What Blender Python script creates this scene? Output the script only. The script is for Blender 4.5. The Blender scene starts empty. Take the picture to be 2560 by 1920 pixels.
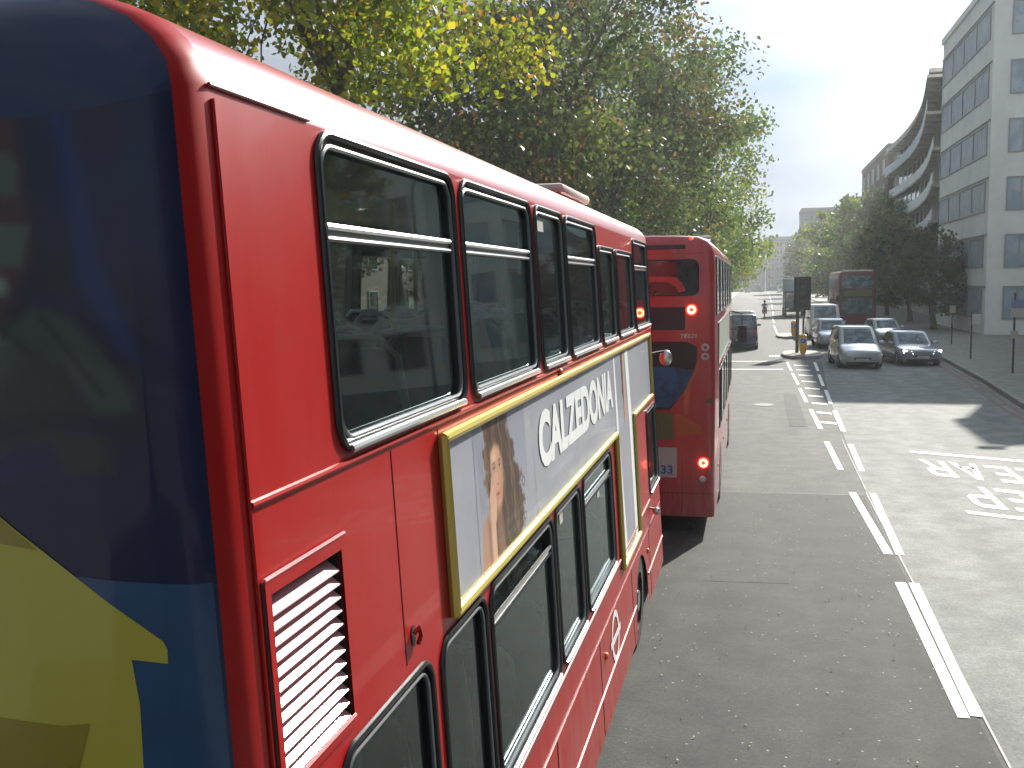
import bpy, bmesh, math, random
import numpy as np
from mathutils import Vector, Matrix
from mathutils.geometry import tessellate_polygon
R = math.radians
GLARE_HAZE = 0.0005
random.seed(7)
S = bpy.context.scene
COL = S.collection

# ------------------------------------------------------------------ camera
cd = bpy.data.cameras.new('camera'); cam = bpy.data.objects.new('camera', cd); COL.objects.link(cam)
cd.sensor_width = 36; cd.lens = 34.99; cd.clip_start = 0.05; cd.clip_end = 3000
rt = Vector((0.97176102, 0.23561241, -0.01293459)); up = Vector((-0.01090441, 0.0995957, 0.99496824)); fw = Vector((-0.23571509, 0.96673031, -0.09935244))
m = Matrix((rt, up, -fw)).transposed().to_4x4(); m.translation = (0, 0, 3.68)
cam.matrix_world = m; S.camera = cam

# ------------------------------------------------------------------ sky, sun, exposure
AZ, EL = R(18), R(29.8)
W = bpy.data.worlds.new('World'); S.world = W; W.use_nodes = True
nt = W.node_tree; nt.nodes.clear()
def N(t, kind, **kw):
    n = t.nodes.new(kind)
    for k, v in kw.items():
        if k.startswith('i_'):
            key = k[2:]; key = int(key) if key.isdigit() else key.replace('_', ' ')
            n.inputs[key].default_value = v
        else: setattr(n, k, v)
    return n
wo = N(nt, 'ShaderNodeOutputWorld'); bg = N(nt, 'ShaderNodeBackground', i_Strength=0.07)
sk = N(nt, 'ShaderNodeTexSky', sky_type='NISHITA', sun_disc=False, sun_elevation=EL, sun_rotation=AZ, dust_density=2.5, air_density=1.0, ozone_density=1.5)
tc = N(nt, 'ShaderNodeTexCoord'); mp = N(nt, 'ShaderNodeMapping'); mp.inputs['Scale'].default_value = (1.2, 1.2, 3.2); mp.inputs['Location'].default_value = (0.35, 0.1, 0.55)
no = N(nt, 'ShaderNodeTexNoise', i_Scale=1.6, i_Detail=7, i_Roughness=0.55)
cr = N(nt, 'ShaderNodeValToRGB'); cr.color_ramp.elements[0].position = 0.22; cr.color_ramp.elements[1].position = 0.5
no2 = N(nt, 'ShaderNodeTexNoise', i_Scale=2.3, i_Detail=5)
cr2 = N(nt, 'ShaderNodeValToRGB'); cr2.color_ramp.elements[0].position = 0.35; cr2.color_ramp.elements[1].position = 0.68
cr2.color_ramp.elements[0].color = (5.0, 6.2, 8.0, 1); cr2.color_ramp.elements[1].color = (9.5, 10.3, 11.2, 1)
mx = N(nt, 'ShaderNodeMixRGB')
# cloud brightens towards the sun behind it
dt = N(nt, 'ShaderNodeVectorMath', operation='DOT_PRODUCT'); dt.inputs[1].default_value = (math.sin(AZ)*math.cos(EL), math.cos(AZ)*math.cos(EL), math.sin(EL))
pw = N(nt, 'ShaderNodeMath', operation='POWER', i_1=28.0); ml = N(nt, 'ShaderNodeMath', operation='MULTIPLY_ADD', i_1=6.5, i_2=0.43)
mxx = N(nt, 'ShaderNodeMath', operation='MAXIMUM', i_1=0.0)
vs = N(nt, 'ShaderNodeVectorMath', operation='SCALE')
L = nt.links.new
L(tc.outputs['Generated'], mp.inputs[0]); L(mp.outputs[0], no.inputs['Vector']); L(mp.outputs[0], no2.inputs['Vector'])
L(no.outputs[0], cr.inputs[0]); L(no2.outputs[0], cr2.inputs[0]); L(tc.outputs['Generated'], dt.inputs[0]); L(dt.outputs['Value'], mxx.inputs[0]); L(mxx.outputs[0], pw.inputs[0]); L(pw.outputs[0], ml.inputs[0])
L(cr2.outputs[0], vs.inputs[0]); L(ml.outputs[0], vs.inputs['Scale'])
L(cr.outputs[0], mx.inputs[0]); L(sk.outputs[0], mx.inputs[1]); L(vs.outputs[0], mx.inputs[2]); L(mx.outputs[0], bg.inputs[0]); L(bg.outputs[0], wo.inputs[0])
sd = bpy.data.lights.new('sun', 'SUN'); sd.energy = 5.0; sd.angle = R(0.6); sd.color = (1, 0.94, 0.84)
sun = bpy.data.objects.new('sun', sd); COL.objects.link(sun)
sun.rotation_euler = Vector((math.sin(AZ)*math.cos(EL), math.cos(AZ)*math.cos(EL), math.sin(EL))).to_track_quat('Z', 'Y').to_euler()
S.view_settings.view_transform = 'Standard'; S.view_settings.look = 'None'; S.view_settings.gamma = 1; S.view_settings.exposure = 0.92
S.cycles.max_bounces = 10; S.cycles.transparent_max_bounces = 24; S.cycles.caustics_reflective = False; S.cycles.caustics_refractive = False
S.cycles.volume_bounces = 0

# ------------------------------------------------------------------ materials
def mat(name, col, rough=0.5, metal=0.0, coat=0.0, noise=None, bump=None, emit=None, spec=0.5):
    """noise=(scale, other_colour, lo, hi); bump=(scale,strength,distance)"""
    m = bpy.data.materials.new(name); m.use_nodes = True; t = m.node_tree; b = t.nodes['Principled BSDF']
    b.inputs['Base Color'].default_value = (*col, 1); b.inputs['Roughness'].default_value = rough; b.inputs['Metallic'].default_value = metal
    b.inputs['Coat Weight'].default_value = coat; b.inputs['Coat Roughness'].default_value = 0.04; b.inputs['Specular IOR Level'].default_value = spec
    c = N(t, 'ShaderNodeTexCoord')
    if noise:
        n = N(t, 'ShaderNodeTexNoise', i_Scale=noise[0], i_Detail=8, i_Roughness=0.65); r = N(t, 'ShaderNodeValToRGB')
        r.color_ramp.elements[0].position = noise[2]; r.color_ramp.elements[1].position = noise[3]
        r.color_ramp.elements[0].color = (*col, 1); r.color_ramp.elements[1].color = (*noise[1], 1)
        t.links.new(c.outputs['Object'], n.inputs['Vector']); t.links.new(n.outputs[0], r.inputs[0]); t.links.new(r.outputs[0], b.inputs['Base Color'])
    if bump:
        n = N(t, 'ShaderNodeTexNoise', i_Scale=bump[0], i_Detail=4); bp = N(t, 'ShaderNodeBump', i_Strength=bump[1], i_Distance=bump[2])
        t.links.new(c.outputs['Object'], n.inputs['Vector']); t.links.new(n.outputs[0], bp.inputs['Height']); t.links.new(bp.outputs[0], b.inputs['Normal'])
    if emit:
        b.inputs['Emission Color'].default_value = (*emit[0], 1); b.inputs['Emission Strength'].default_value = emit[1]
    return m
def glass(name, tint, base=0.06, dirt=0.012):
    m = bpy.data.materials.new(name); m.use_nodes = True; t = m.node_tree; t.nodes.clear()
    o = N(t, 'ShaderNodeOutputMaterial'); tr = N(t, 'ShaderNodeBsdfTransparent'); tr.inputs[0].default_value = (*tint, 1)
    gl = N(t, 'ShaderNodeBsdfGlossy', i_Roughness=0.03); gl.inputs[0].default_value = (.78, .92, .93, 1)
    fr = N(t, 'ShaderNodeFresnel', i_IOR=1.6); mx = N(t, 'ShaderNodeMixShader')
    df = N(t, 'ShaderNodeBsdfDiffuse'); df.inputs[0].default_value = (0.35, 0.38, 0.36, 1)
    c = N(t, 'ShaderNodeTexCoord'); n = N(t, 'ShaderNodeTexNoise', i_Scale=3.0, i_Detail=8, i_Roughness=0.7); mr = N(t, 'ShaderNodeMapRange', i_1=0.35, i_2=0.85, i_3=dirt*0.5, i_4=dirt*3)
    mx2 = N(t, 'ShaderNodeMixShader')
    l = t.links.new
    l(c.outputs['Object'], n.inputs['Vector']); l(n.outputs[0], mr.inputs[0]); l(fr.outputs[0], mx.inputs[0]); l(tr.outputs[0], mx.inputs[1]); l(gl.outputs[0], mx.inputs[2])
    l(mr.outputs[0], mx2.inputs[0]); l(mx.outputs[0], mx2.inputs[1]); l(df.outputs[0], mx2.inputs[2]); l(mx2.outputs[0], o.inputs[0])
    return m
def leafmat(name, col):
    m = bpy.data.materials.new(name); m.use_nodes = True; t = m.node_tree; t.nodes.clear()
    o = N(t, 'ShaderNodeOutputMaterial'); d = N(t, 'ShaderNodeBsdfDiffuse'); d.inputs[0].default_value = (*col, 1)
    tl = N(t, 'ShaderNodeBsdfTranslucent'); tl.inputs[0].default_value = (min(1, col[0]*1.5), min(1, col[1]*1.5), col[2]*0.8, 1)
    g = N(t, 'ShaderNodeBsdfGlossy', i_Roughness=0.4); m1 = N(t, 'ShaderNodeMixShader', i_Fac=0.45); m2 = N(t, 'ShaderNodeMixShader', i_Fac=0.05)
    l = t.links.new; l(d.outputs[0], m1.inputs[1]); l(tl.outputs[0], m1.inputs[2]); l(m1.outputs[0], m2.inputs[1]); l(g.outputs[0], m2.inputs[2]); l(m2.outputs[0], o.inputs[0])
    return m
def asphalt(name, c1, c2, speck, rough=0.85, spec=0.35):
    m = bpy.data.materials.new(name); m.use_nodes = True; t = m.node_tree; b = t.nodes['Principled BSDF']; l = t.links.new
    c = N(t, 'ShaderNodeTexCoord')
    big = N(t, 'ShaderNodeTexNoise', i_Scale=0.35, i_Detail=6, i_Roughness=0.6); fine = N(t, 'ShaderNodeTexNoise', i_Scale=30, i_Detail=6, i_Roughness=0.85)
    mp = N(t, 'ShaderNodeMapping'); mp.inputs['Scale'].default_value = (2.6, 0.28, 1)
    r = N(t, 'ShaderNodeValToRGB'); r.color_ramp.elements[0].position = .36; r.color_ramp.elements[1].position = .66
    r.color_ramp.elements[0].color = (*c1, 1); r.color_ramp.elements[1].color = (*c2, 1)
    r2 = N(t, 'ShaderNodeValToRGB'); r2.color_ramp.elements[0].position = .3; r2.color_ramp.elements[1].position = .7
    r2.color_ramp.elements[0].color = (.45, .45, .45, 1); r2.color_ramp.elements[1].color = (1.45, 1.45, 1.42, 1)
    mm = N(t, 'ShaderNodeMixRGB', blend_type='MULTIPLY', i_0=1.0); mid = N(t, 'ShaderNodeTexNoise', i_Scale=1.7, i_Detail=7, i_Roughness=0.7); r4 = N(t, 'ShaderNodeValToRGB'); r4.color_ramp.elements[0].position = .38; r4.color_ramp.elements[1].position = .62; r4.color_ramp.elements[0].color = (.74, .74, .74, 1); r4.color_ramp.elements[1].color = (1.18, 1.17, 1.14, 1); m4 = N(t, 'ShaderNodeMixRGB', blend_type='MULTIPLY', i_0=1.0); l(c.outputs['Object'], mid.inputs['Vector']); l(mid.outputs[0], r4.inputs[0]); l(r4.outputs[0], m4.inputs[2])
    v = N(t, 'ShaderNodeTexVoronoi', i_Scale=7.0); r3 = N(t, 'ShaderNodeValToRGB'); r3.color_ramp.elements[0].position = .05; r3.color_ramp.elements[1].position = .09
    r3.color_ramp.elements[0].color = (speck,)*3 + (1,); r3.color_ramp.elements[1].color = (0, 0, 0, 1)
    ms = N(t, 'ShaderNodeMixRGB'); ms.inputs[2].default_value = (.42, .42, .36, 1)
    bp = N(t, 'ShaderNodeBump', i_Strength=.5, i_Distance=.006)
    l(c.outputs['Object'], mp.inputs[0]); l(mp.outputs[0], big.inputs['Vector']); l(c.outputs['Object'], fine.inputs['Vector']); l(c.outputs['Object'], v.inputs['Vector'])
    l(big.outputs[0], r.inputs[0]); l(fine.outputs[0], r2.inputs[0]); l(r.outputs[0], mm.inputs[1]); l(r2.outputs[0], mm.inputs[2])
    l(v.outputs['Distance'], r3.inputs[0]); l(r3.outputs[0], ms.inputs[0]); l(mm.outputs[0], m4.inputs[1]); l(m4.outputs[0], ms.inputs[1]); l(ms.outputs[0], b.inputs['Base Color'])
    l(fine.outputs[0], bp.inputs['Height']); l(bp.outputs[0], b.inputs['Normal']); b.inputs['Roughness'].default_value = rough; b.inputs['Specular IOR Level'].default_value = spec
    return m
M = {}
M['red'] = mat('bus red paint', (.34, .003, .003), .36, coat=.10, spec=.15, noise=(1.3, (.38, .008, .008), .35, .8), bump=(2.2, .04, .02))
M['roofred'] = mat('bus roof red gloss', (.38, .007, .007), .34, coat=.6, noise=(1.3, (.46, .02, .02), .35, .8))
M['roofred'].node_tree.nodes['Principled BSDF'].inputs['Coat Roughness'].default_value = .16
M['red2'] = mat('bus red paint dusty', (.40, .012, .018), .32, coat=.8, noise=(2.0, (.46, .03, .04), .4, .8))
M['mutedred'] = mat('muted red paint', (.12, .014, .014), .5, coat=.2, noise=(2, (.15, .03, .03), .4, .8))  # darker, greyer red for the oncoming bus
M['darkred'] = mat('dark red paint', (.22, .01, .012), .4, coat=.5)
M['navy'] = mat('navy advert vinyl', (.008, .014, .06), .3, coat=.35, spec=.3, noise=(3.5, (.010, .016, .045), .5, .75))
M['blue'] = mat('blue advert vinyl', (.008, .055, .14), .35, coat=.3, noise=(2.5, (.006, .035, .10), .4, .7))
M['midblue'] = mat('royal blue vinyl', (.006, .018, .12), .4, coat=.3, noise=(6, (.006, .012, .05), .45, .7))
M['yellow'] = mat('yellow advert vinyl', (.40, .35, .035), .35, coat=.5)
M['olive'] = mat('olive advert vinyl', (.24, .19, .008), .35, coat=.5)
M['greyvinyl'] = mat('grey printed vinyl', (.035, .055, .058), .4, coat=.3, noise=(9, (.02, .03, .04), .4, .7))
M['pinkvinyl'] = mat('pink printed vinyl', (.08, .028, .035), .4, coat=.4, noise=(9, (.06, .02, .03), .5, .8))
M['rubber'] = mat('window rubber', (.012, .013, .015), .28, spec=.6)
M['alu'] = mat('aluminium trim', (.62, .63, .63), .28, metal=.9)
M['greytrim'] = mat('grey trim', (.22, .23, .24), .3, metal=.5)
M['gold'] = mat('gold advert frame', (.62, .50, .10), .32, metal=.35, coat=.3)
M['slat'] = mat('louvre slat sky sheen', (.62, .30, .31), .2, coat=1.0)  # pale tone puts the reflected sky into the slats' colour
M['black'] = mat('black plastic', (.012, .012, .013), .45)
M['tyre'] = mat('tyre rubber', (.018, .018, .018), .8)
M['rim'] = mat('wheel rim', (.35, .36, .37), .35, metal=.8)
M['glass'] = glass('bus window glass', (.74, .84, .80))
M['dglass'] = mat('dark tinted glass', (.014, .020, .024), .06, coat=.5, noise=(3, (.03, .045, .045), .4, .7))
M['cglass'] = mat('car glass', (.035, .07, .09), .05, coat=.6, noise=(2.5, (.16, .24, .26), .45, .6))
M['lining'] = mat('interior lining', (.22, .23, .22), .6)
M['floorin'] = mat('interior floor', (.06, .065, .07), .7)
M['seat'] = mat('seat moquette', (.03, .06, .14), .9, noise=(14, (.12, .05, .07), .5, .65))
M['seatback'] = mat('seat shell', (.40, .48, .46), .4)
M['pole'] = mat('yellow grab pole', (.55, .45, .08), .35)
M['adgrey'] = mat('advert backdrop', (.23, .245, .31), .45, coat=.12, noise=(.8, (.34, .36, .40), .3, .7))
M['white'] = mat('white lettering', (.80, .82, .82), .4)
M['skin'] = mat('printed skin', (.50, .27, .17), .45)
M['skinlight'] = mat('printed pale skin', (.62, .38, .26), .45)
M['hair'] = mat('printed brown hair', (.06, .032, .02), .5, noise=(9, (.15, .08, .05), .4, .7))
M['lip'] = mat('printed lips', (.42, .09, .08), .5)
M['amber'] = mat('amber marker lens', (.75, .22, .02), .2, coat=1)
M['redlens'] = mat('red lens', (.5, .01, .01), .2, coat=1)
M['brake'] = mat('lit brake lamp', (.9, .1, .05), .3, emit=((1, .16, .07), 9))
M['glowred'] = mat('lit red halo ring', (.9, .02, .01), .3, emit=((1, .03, .01), 2.2))
M['headlit'] = mat('lit headlamp', (.9, .9, .9), .2, emit=((1, .97, .9), 6))
M['lens'] = mat('clear lamp lens', (.55, .56, .55), .12, coat=1)
M['cream'] = mat('cream panel', (.48, .46, .40), .4)
M['sidead'] = mat('pale side advert', (.30, .33, .27), .4, noise=(2, (.40, .42, .36), .4, .6))
M['khaki'] = mat('khaki advert print', (.12, .13, .04), .5)
M['orangead'] = mat('orange advert print', (.42, .10, .03), .4)
M['adblue'] = mat('steel blue advert print', (.03, .12, .24), .35, noise=(5, (.01, .02, .05), .45, .7))
M['louver'] = mat('dark louvre', (.02, .02, .024), .4)
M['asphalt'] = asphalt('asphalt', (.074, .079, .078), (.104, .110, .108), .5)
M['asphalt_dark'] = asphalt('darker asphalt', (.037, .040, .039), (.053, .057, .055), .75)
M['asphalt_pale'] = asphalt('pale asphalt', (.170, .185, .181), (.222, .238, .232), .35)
M['paint'] = mat('road paint', (.72, .72, .68), .7, noise=(11, (.24, .24, .22), .56, .70), bump=(60, .3, .004))
M['redline'] = mat('red road line', (.22, .07, .06), .8, noise=(10, (.15, .13, .12), .45, .6))
M['seam'] = mat('tar seam', (.03, .03, .03), .6)
M['pave'] = mat('paving slabs', (.24, .24, .225), .85, noise=(2.5, (.16, .165, .15), .4, .7))
M['kerb'] = mat('kerb stone', (.20, .195, .18), .8, noise=(4, (.30, .29, .27), .4, .6))
M['ground'] = mat('ground earth', (.10, .10, .07), .95, noise=(.3, (.06, .08, .03), .4, .6))
M['leaffall'] = mat('fallen leaf', (.34, .30, .15), .8)
M['render'] = mat('pale building render', (.82, .83, .80), .8, noise=(.5, (.70, .71, .69), .4, .7))
M['bluewin'] = mat('blue ribbon glazing', (.26, .35, .43), .5, coat=.1, noise=(.8, (.40, .48, .53), .45, .6))
M['winframe'] = mat('window frame grey', (.30, .31, .31), .5)
M['beige'] = mat('beige stone cladding', (.58, .55, .50), .8, noise=(.7, (.28, .25, .21), .4, .7))
M['brownwall'] = mat('brown brick wall', (.14, .10, .085), .9, noise=(1.5, (.10, .07, .06), .4, .7))
M['concrete'] = mat('grey concrete', (.10, .10, .11), .85)
M['roofgrey'] = mat('roof grey', (.13, .13, .135), .7)
M['bark'] = mat('bark', (.09, .075, .06), .9, noise=(6, (.17, .15, .12), .45, .6), bump=(9, .8, .03))
M['silver'] = mat('silver car paint', (.46, .50, .50), .25, metal=.4, coat=1)
M['lightblue'] = mat('pale blue car paint', (.34, .40, .47), .25, metal=.4, coat=1)
M['whitecar'] = mat('white van paint', (.62, .62, .60), .35, coat=.6)
M['bluecar'] = mat('dark blue car paint', (.012, .025, .07), .2, coat=1)
M['steel'] = mat('steel blue car paint', (.32, .36, .42), .22, metal=.4, coat=1)
M['darkpole'] = mat('painted steel post', (.03, .045, .055), .4)
M['bollard'] = mat('yellow bollard plastic', (.75, .42, .015), .35)
M['signpale'] = mat('pale blue sign face', (.22, .30, .50), .5); M['signblue'] = mat('blue sign face', (.03, .10, .42), .4)
M['plate'] = mat('number plate', (.6, .55, .2), .4)
M['cloth'] = mat('dark riding clothes', (.02, .022, .03), .8)
M['pink'] = mat('pink cardigan', (.80, .38, .40), .8)
M['denim'] = mat('blue clothing', (.05, .08, .17), .85)
M['pskin'] = mat('skin', (.48, .27, .19), .5)
M['phair'] = mat('dark hair', (.02, .014, .01), .6)
M['lensgrey'] = mat('unlit signal lens', (.05, .05, .05), .3)

def dusty(mname, k_low, k_all):
    t = M[mname].node_tree; b = t.nodes['Principled BSDF']; src = b.inputs['Base Color'].links[0].from_socket; l = t.links.new
    c = N(t, 'ShaderNodeTexCoord'); sp = N(t, 'ShaderNodeSeparateXYZ'); n = N(t, 'ShaderNodeTexNoise', i_Scale=4, i_Detail=9, i_Roughness=.75); mp = N(t, 'ShaderNodeMapping'); mp.inputs['Scale'].default_value = (2, 2, .45)
    r = N(t, 'ShaderNodeMapRange', i_1=.35, i_2=.75, i_3=0.0, i_4=1.0); z = N(t, 'ShaderNodeMapRange', i_1=.3, i_2=1.6, i_3=k_low, i_4=k_all); mu = N(t, 'ShaderNodeMath', operation='MULTIPLY'); mx = N(t, 'ShaderNodeMixRGB'); mx.inputs[2].default_value = (.42, .30, .27, 1)
    l(c.outputs['Object'], mp.inputs[0]); l(mp.outputs[0], n.inputs['Vector']); l(n.outputs[0], r.inputs[0]); l(c.outputs['Object'], sp.inputs[0]); l(sp.outputs[2], z.inputs[0]); l(r.outputs[0], mu.inputs[0]); l(z.outputs[0], mu.inputs[1])
    l(mu.outputs[0], mx.inputs[0]); l(src, mx.inputs[1]); l(mx.outputs[0], b.inputs['Base Color'])
dusty('red', .5, .05); dusty('red2', .45, .16)
# ------------------------------------------------------------------ helpers
class MB:
    def __init__(s): s.v = []; s.f = []; s.m = []; s.mats = []; s.mi = 0
    def mat(s, name):
        mm = M[name]
        if mm not in s.mats: s.mats.append(mm)
        s.mi = s.mats.index(mm); return s
    def add(s, vs, fs):
        o = len(s.v); s.v += [tuple(p) for p in vs]; s.f += [tuple(i+o for i in f) for f in fs]; s.m += [s.mi]*len(fs); return s
    def box(s, x0, x1, y0, y1, z0, z1):
        return s.add([(x0,y0,z0),(x1,y0,z0),(x1,y1,z0),(x0,y1,z0),(x0,y0,z1),(x1,y0,z1),(x1,y1,z1),(x0,y1,z1)],
                     [(0,3,2,1),(4,5,6,7),(0,1,5,4),(1,2,6,5),(2,3,7,6),(3,0,4,7)])
    def hexa(s, b, t):  # bottom 4, top 4
        return s.add(list(b)+list(t), [(0,3,2,1),(4,5,6,7),(0,1,5,4),(1,2,6,5),(2,3,7,6),(3,0,4,7)])
    def tube(s, pts, rad, seg=8, closed=False, cap=True):
        pts = [Vector(p) for p in pts]; n = len(pts); rs = rad if isinstance(rad, (list, tuple)) else [rad]*n
        rings = []; prev = None
        for i, p in enumerate(pts):
            if closed: d = pts[(i+1) % n]-pts[i-1]
            else: d = pts[min(i+1, n-1)]-pts[max(i-1, 0)]
            d.normalize()
            if prev is None:
                a = Vector((0, 0, 1)) if abs(d.z) < .9 else Vector((1, 0, 0)); u = d.cross(a).normalized()
            else: u = (prev-d*prev.dot(d)).normalized()
            prev = u; w = d.cross(u)
            rings.append([p+(u*math.cos(2*math.pi*k/seg)+w*math.sin(2*math.pi*k/seg))*rs[i] for k in range(seg)])
        vs = [q for r in rings for q in r]; fs = []
        for i in range(n if closed else n-1):
            a, b = i*seg, ((i+1) % n)*seg
            for k in range(seg): fs.append((a+k, a+(k+1) % seg, b+(k+1) % seg, b+k))
        if not closed and cap: fs += [tuple(range(seg))[::-1], tuple(range((n-1)*seg, n*seg))]
        return s.add(vs, fs)
    def cyl(s, a, b, r, seg=16, r2=None): return s.tube([a, b], [r, r if r2 is None else r2], seg)
    def loft(s, rings, closed=True, cap0=True, cap1=True):
        n = len(rings[0]); vs = [q for r in rings for q in r]; fs = []
        for i in range(len(rings)-1):
            a, b = i*n, (i+1)*n
            for k in range(n if closed else n-1): fs.append((a+k, a+(k+1) % n, b+(k+1) % n, b+k))
        if closed and cap0: fs.append(tuple(range(n))[::-1])
        if closed and cap1: fs.append(tuple(range((len(rings)-1)*n, len(rings)*n)))
        return s.add(vs, fs)
    def poly(s, loops, fn, sub=0, cuts=None):
        """flat polygon with holes in 2D, mapped by fn"""
        L3 = [[Vector((p[0], p[1], 0)) for p in l] for l in loops]
        flat = [p for l in L3 for p in l]; tr = tessellate_polygon(L3)
        if sub or cuts:
            bm = bmesh.new(); bv = [bm.verts.new(p) for p in flat]
            for t in tr:
                try: bm.faces.new([bv[i] for i in t])
                except ValueError: pass
            for _ in range(sub): bmesh.ops.subdivide_edges(bm, edges=bm.edges[:], cuts=1, use_grid_fill=True)
            for c in (cuts or []):
                bmesh.ops.bisect_plane(bm, geom=bm.verts[:]+bm.edges[:]+bm.faces[:], plane_co=(c, 0, 0), plane_no=(1, 0, 0), dist=1e-6)
            bm.verts.index_update(); vs = [fn(v.co.x, v.co.y) for v in bm.verts]; fs = [tuple(v.index for v in f.verts) for f in bm.faces]; bm.free()
            return s.add(vs, fs)
        return s.add([fn(p.x, p.y) for p in flat], [tuple(t) for t in tr])
    def sphere(s, c, r, seg=12, rings=8, sc=(1, 1, 1)):
        vs = []; fs = []
        for i in range(rings+1):
            t = math.pi*i/rings
            for k in range(seg):
                a = 2*math.pi*k/seg; vs.append((c[0]+r*sc[0]*math.sin(t)*math.cos(a), c[1]+r*sc[1]*math.sin(t)*math.sin(a), c[2]+r*sc[2]*math.cos(t)))
        for i in range(rings):
            for k in range(seg): fs.append((i*seg+k, (i+1)*seg+k, (i+1)*seg+(k+1) % seg, i*seg+(k+1) % seg))
        return s.add(vs, fs)
    def build(s, name, matname=None, parent=None, bevel=0, bseg=2, smooth=True, loc=None, fixn=True, ang=35):
        me = bpy.data.meshes.new(name); me.from_pydata(s.v, [], s.f)
        for mm in s.mats: me.materials.append(mm)
        if s.mats: me.polygons.foreach_set('material_index', s.m)
        elif matname: me.materials.append(M[matname])
        bm = bmesh.new(); bm.from_mesh(me)
        bmesh.ops.remove_doubles(bm, verts=bm.verts, dist=1e-5)
        if fixn: bmesh.ops.recalc_face_normals(bm, faces=bm.faces)
        if bevel:
            es = [e for e in bm.edges if len(e.link_faces) == 2 and e.calc_face_angle(0) > R(30)]
            bmesh.ops.bevel(bm, geom=es, offset=bevel, segments=bseg, affect='EDGES', profile=.5, clamp_overlap=True)
        for f in bm.faces: f.smooth = smooth
        if smooth:
            for e in bm.edges:
                if len(e.link_faces) == 2 and e.calc_face_angle(0) > R(ang): e.smooth = False
        bm.to_mesh(me); bm.free(); me.update()
        o = bpy.data.objects.new(name, me); COL.objects.link(o)
        if parent: o.parent = parent
        if loc: o.location = loc
        return o
def tag(o, label=None, cat=None, group=None, kind=None):
    if label: o['label'] = label
    if cat: o['category'] = cat
    if group: o['group'] = group
    if kind: o['kind'] = kind
    return o
def thing(name, label, cat, loc=(0,0,0), rz=0, group=None):
    o = bpy.data.objects.new(name, None); COL.objects.link(o); o.location = loc; o.rotation_euler.z = rz; o.empty_display_size = .3
    return tag(o, label, cat, group)
def copytree(o, parent=None):
    c = o.copy(); COL.objects.link(c)
    if parent: c.parent = parent
    for ch in list(o.children): copytree(ch, c)
    return c
def rr(x0, y0, x1, y1, r, n=6):
    pts = []
    for cx, cy, a0 in ((x1-r, y0+r, -90), (x1-r, y1-r, 0), (x0+r, y1-r, 90), (x0+r, y0+r, 180)):
        for k in range(n+1): a = R(a0+90*k/n); pts.append((cx+r*math.cos(a), cy+r*math.sin(a)))
    return pts
def circ(cx, cy, r, n=24, ry=None): return [(cx+r*math.cos(2*math.pi*k/n), cy+(ry or r)*math.sin(2*math.pi*k/n)) for k in range(n)]
def text_poly(body, x0, x1, y0, y1, fn, bold=0.0, space=1.0):
    """text outline as a mesh stretched into a box, mapped through fn; returns an MB"""
    cu = bpy.data.curves.new('t', 'FONT'); cu.body = body; cu.offset = bold; cu.space_character = space; cu.resolution_u = 4
    o = bpy.data.objects.new('t', cu); COL.objects.link(o); bpy.context.view_layer.update()
    me = bpy.data.meshes.new_from_object(o.evaluated_get(bpy.context.evaluated_depsgraph_get()))
    co = np.array([v.co[:2] for v in me.vertices]); mn = co.min(0); mxx = co.max(0)
    b = MB(); b.add([fn(x0+(p[0]-mn[0])/(mxx[0]-mn[0])*(x1-x0), y0+(p[1]-mn[1])/(mxx[1]-mn[1])*(y1-y0)) for p in co], [tuple(p.vertices) for p in me.polygons])
    bpy.data.objects.remove(o); bpy.data.curves.remove(cu); bpy.data.meshes.remove(me)
    return b
def tri_area(poly):
    return 0.5*sum(poly[i-1][0]*poly[i][1]-poly[i][0]*poly[i-1][1] for i in range(len(poly)))

# ------------------------------------------------------------------ ground, road, markings
def flat(name, pts, z, matname, kind='structure', label=None, parent=None):
    b = MB(); b.poly([pts], lambda x, y: (x, y, z)); o = b.build(name, matname, parent, fixn=False, smooth=False)
    if o.data.polygons and o.data.polygons[0].normal.z < 0: o.data.flip_normals()
    return tag(o, kind=kind)
flat('ground', [(-900,-300),(900,-300),(900,1500),(-900,1500)], -.05, 'ground')
KR = [(7.4,-60),(7.4,30),(7.93,38),(8.46,50),(9.12,59),(10.1,66),(10.6,90),(10.6,160),(11.5,420)]
KL = [(-4.25,-60),(-4.25,60),(-4.0,110),(-4.6,200),(-5.5,420)]
flat('road', KL+KR[::-1], 0, 'asphalt')
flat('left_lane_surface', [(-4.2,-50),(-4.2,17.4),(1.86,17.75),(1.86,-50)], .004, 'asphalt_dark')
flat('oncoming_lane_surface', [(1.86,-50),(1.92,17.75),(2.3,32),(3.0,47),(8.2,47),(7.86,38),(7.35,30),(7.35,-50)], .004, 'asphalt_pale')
def slab(name, edge, outer, z=.13, m='pave'):
    b = MB(); pts = edge+outer; n = len(pts); b.poly([pts], lambda x, y: (x, y, z))
    o = b.build(name, m, fixn=False, smooth=False)
    if o.data.polygons[0].normal.z < 0: o.data.flip_normals()
    return tag(o, kind='structure')
slab('right_pavement', [(x+.15, y) for x, y in KR], [(45,420),(45,-60)])
slab('left_pavement', [(x-.15, y) for x, y in KL], [(-40,420),(-40,-60)])
for nm, K, sg in (('right_kerb', KR, 1), ('left_kerb', KL, -1)):
    b = MB(); b.loft([[(x, y, -.02), (x, y, .125), (x+.02*sg, y, .14), (x+.16*sg, y, .14), (x+.16*sg, y, -.02)] for x, y in K]); tag(b.build(nm, 'kerb'), kind='structure')
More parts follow.
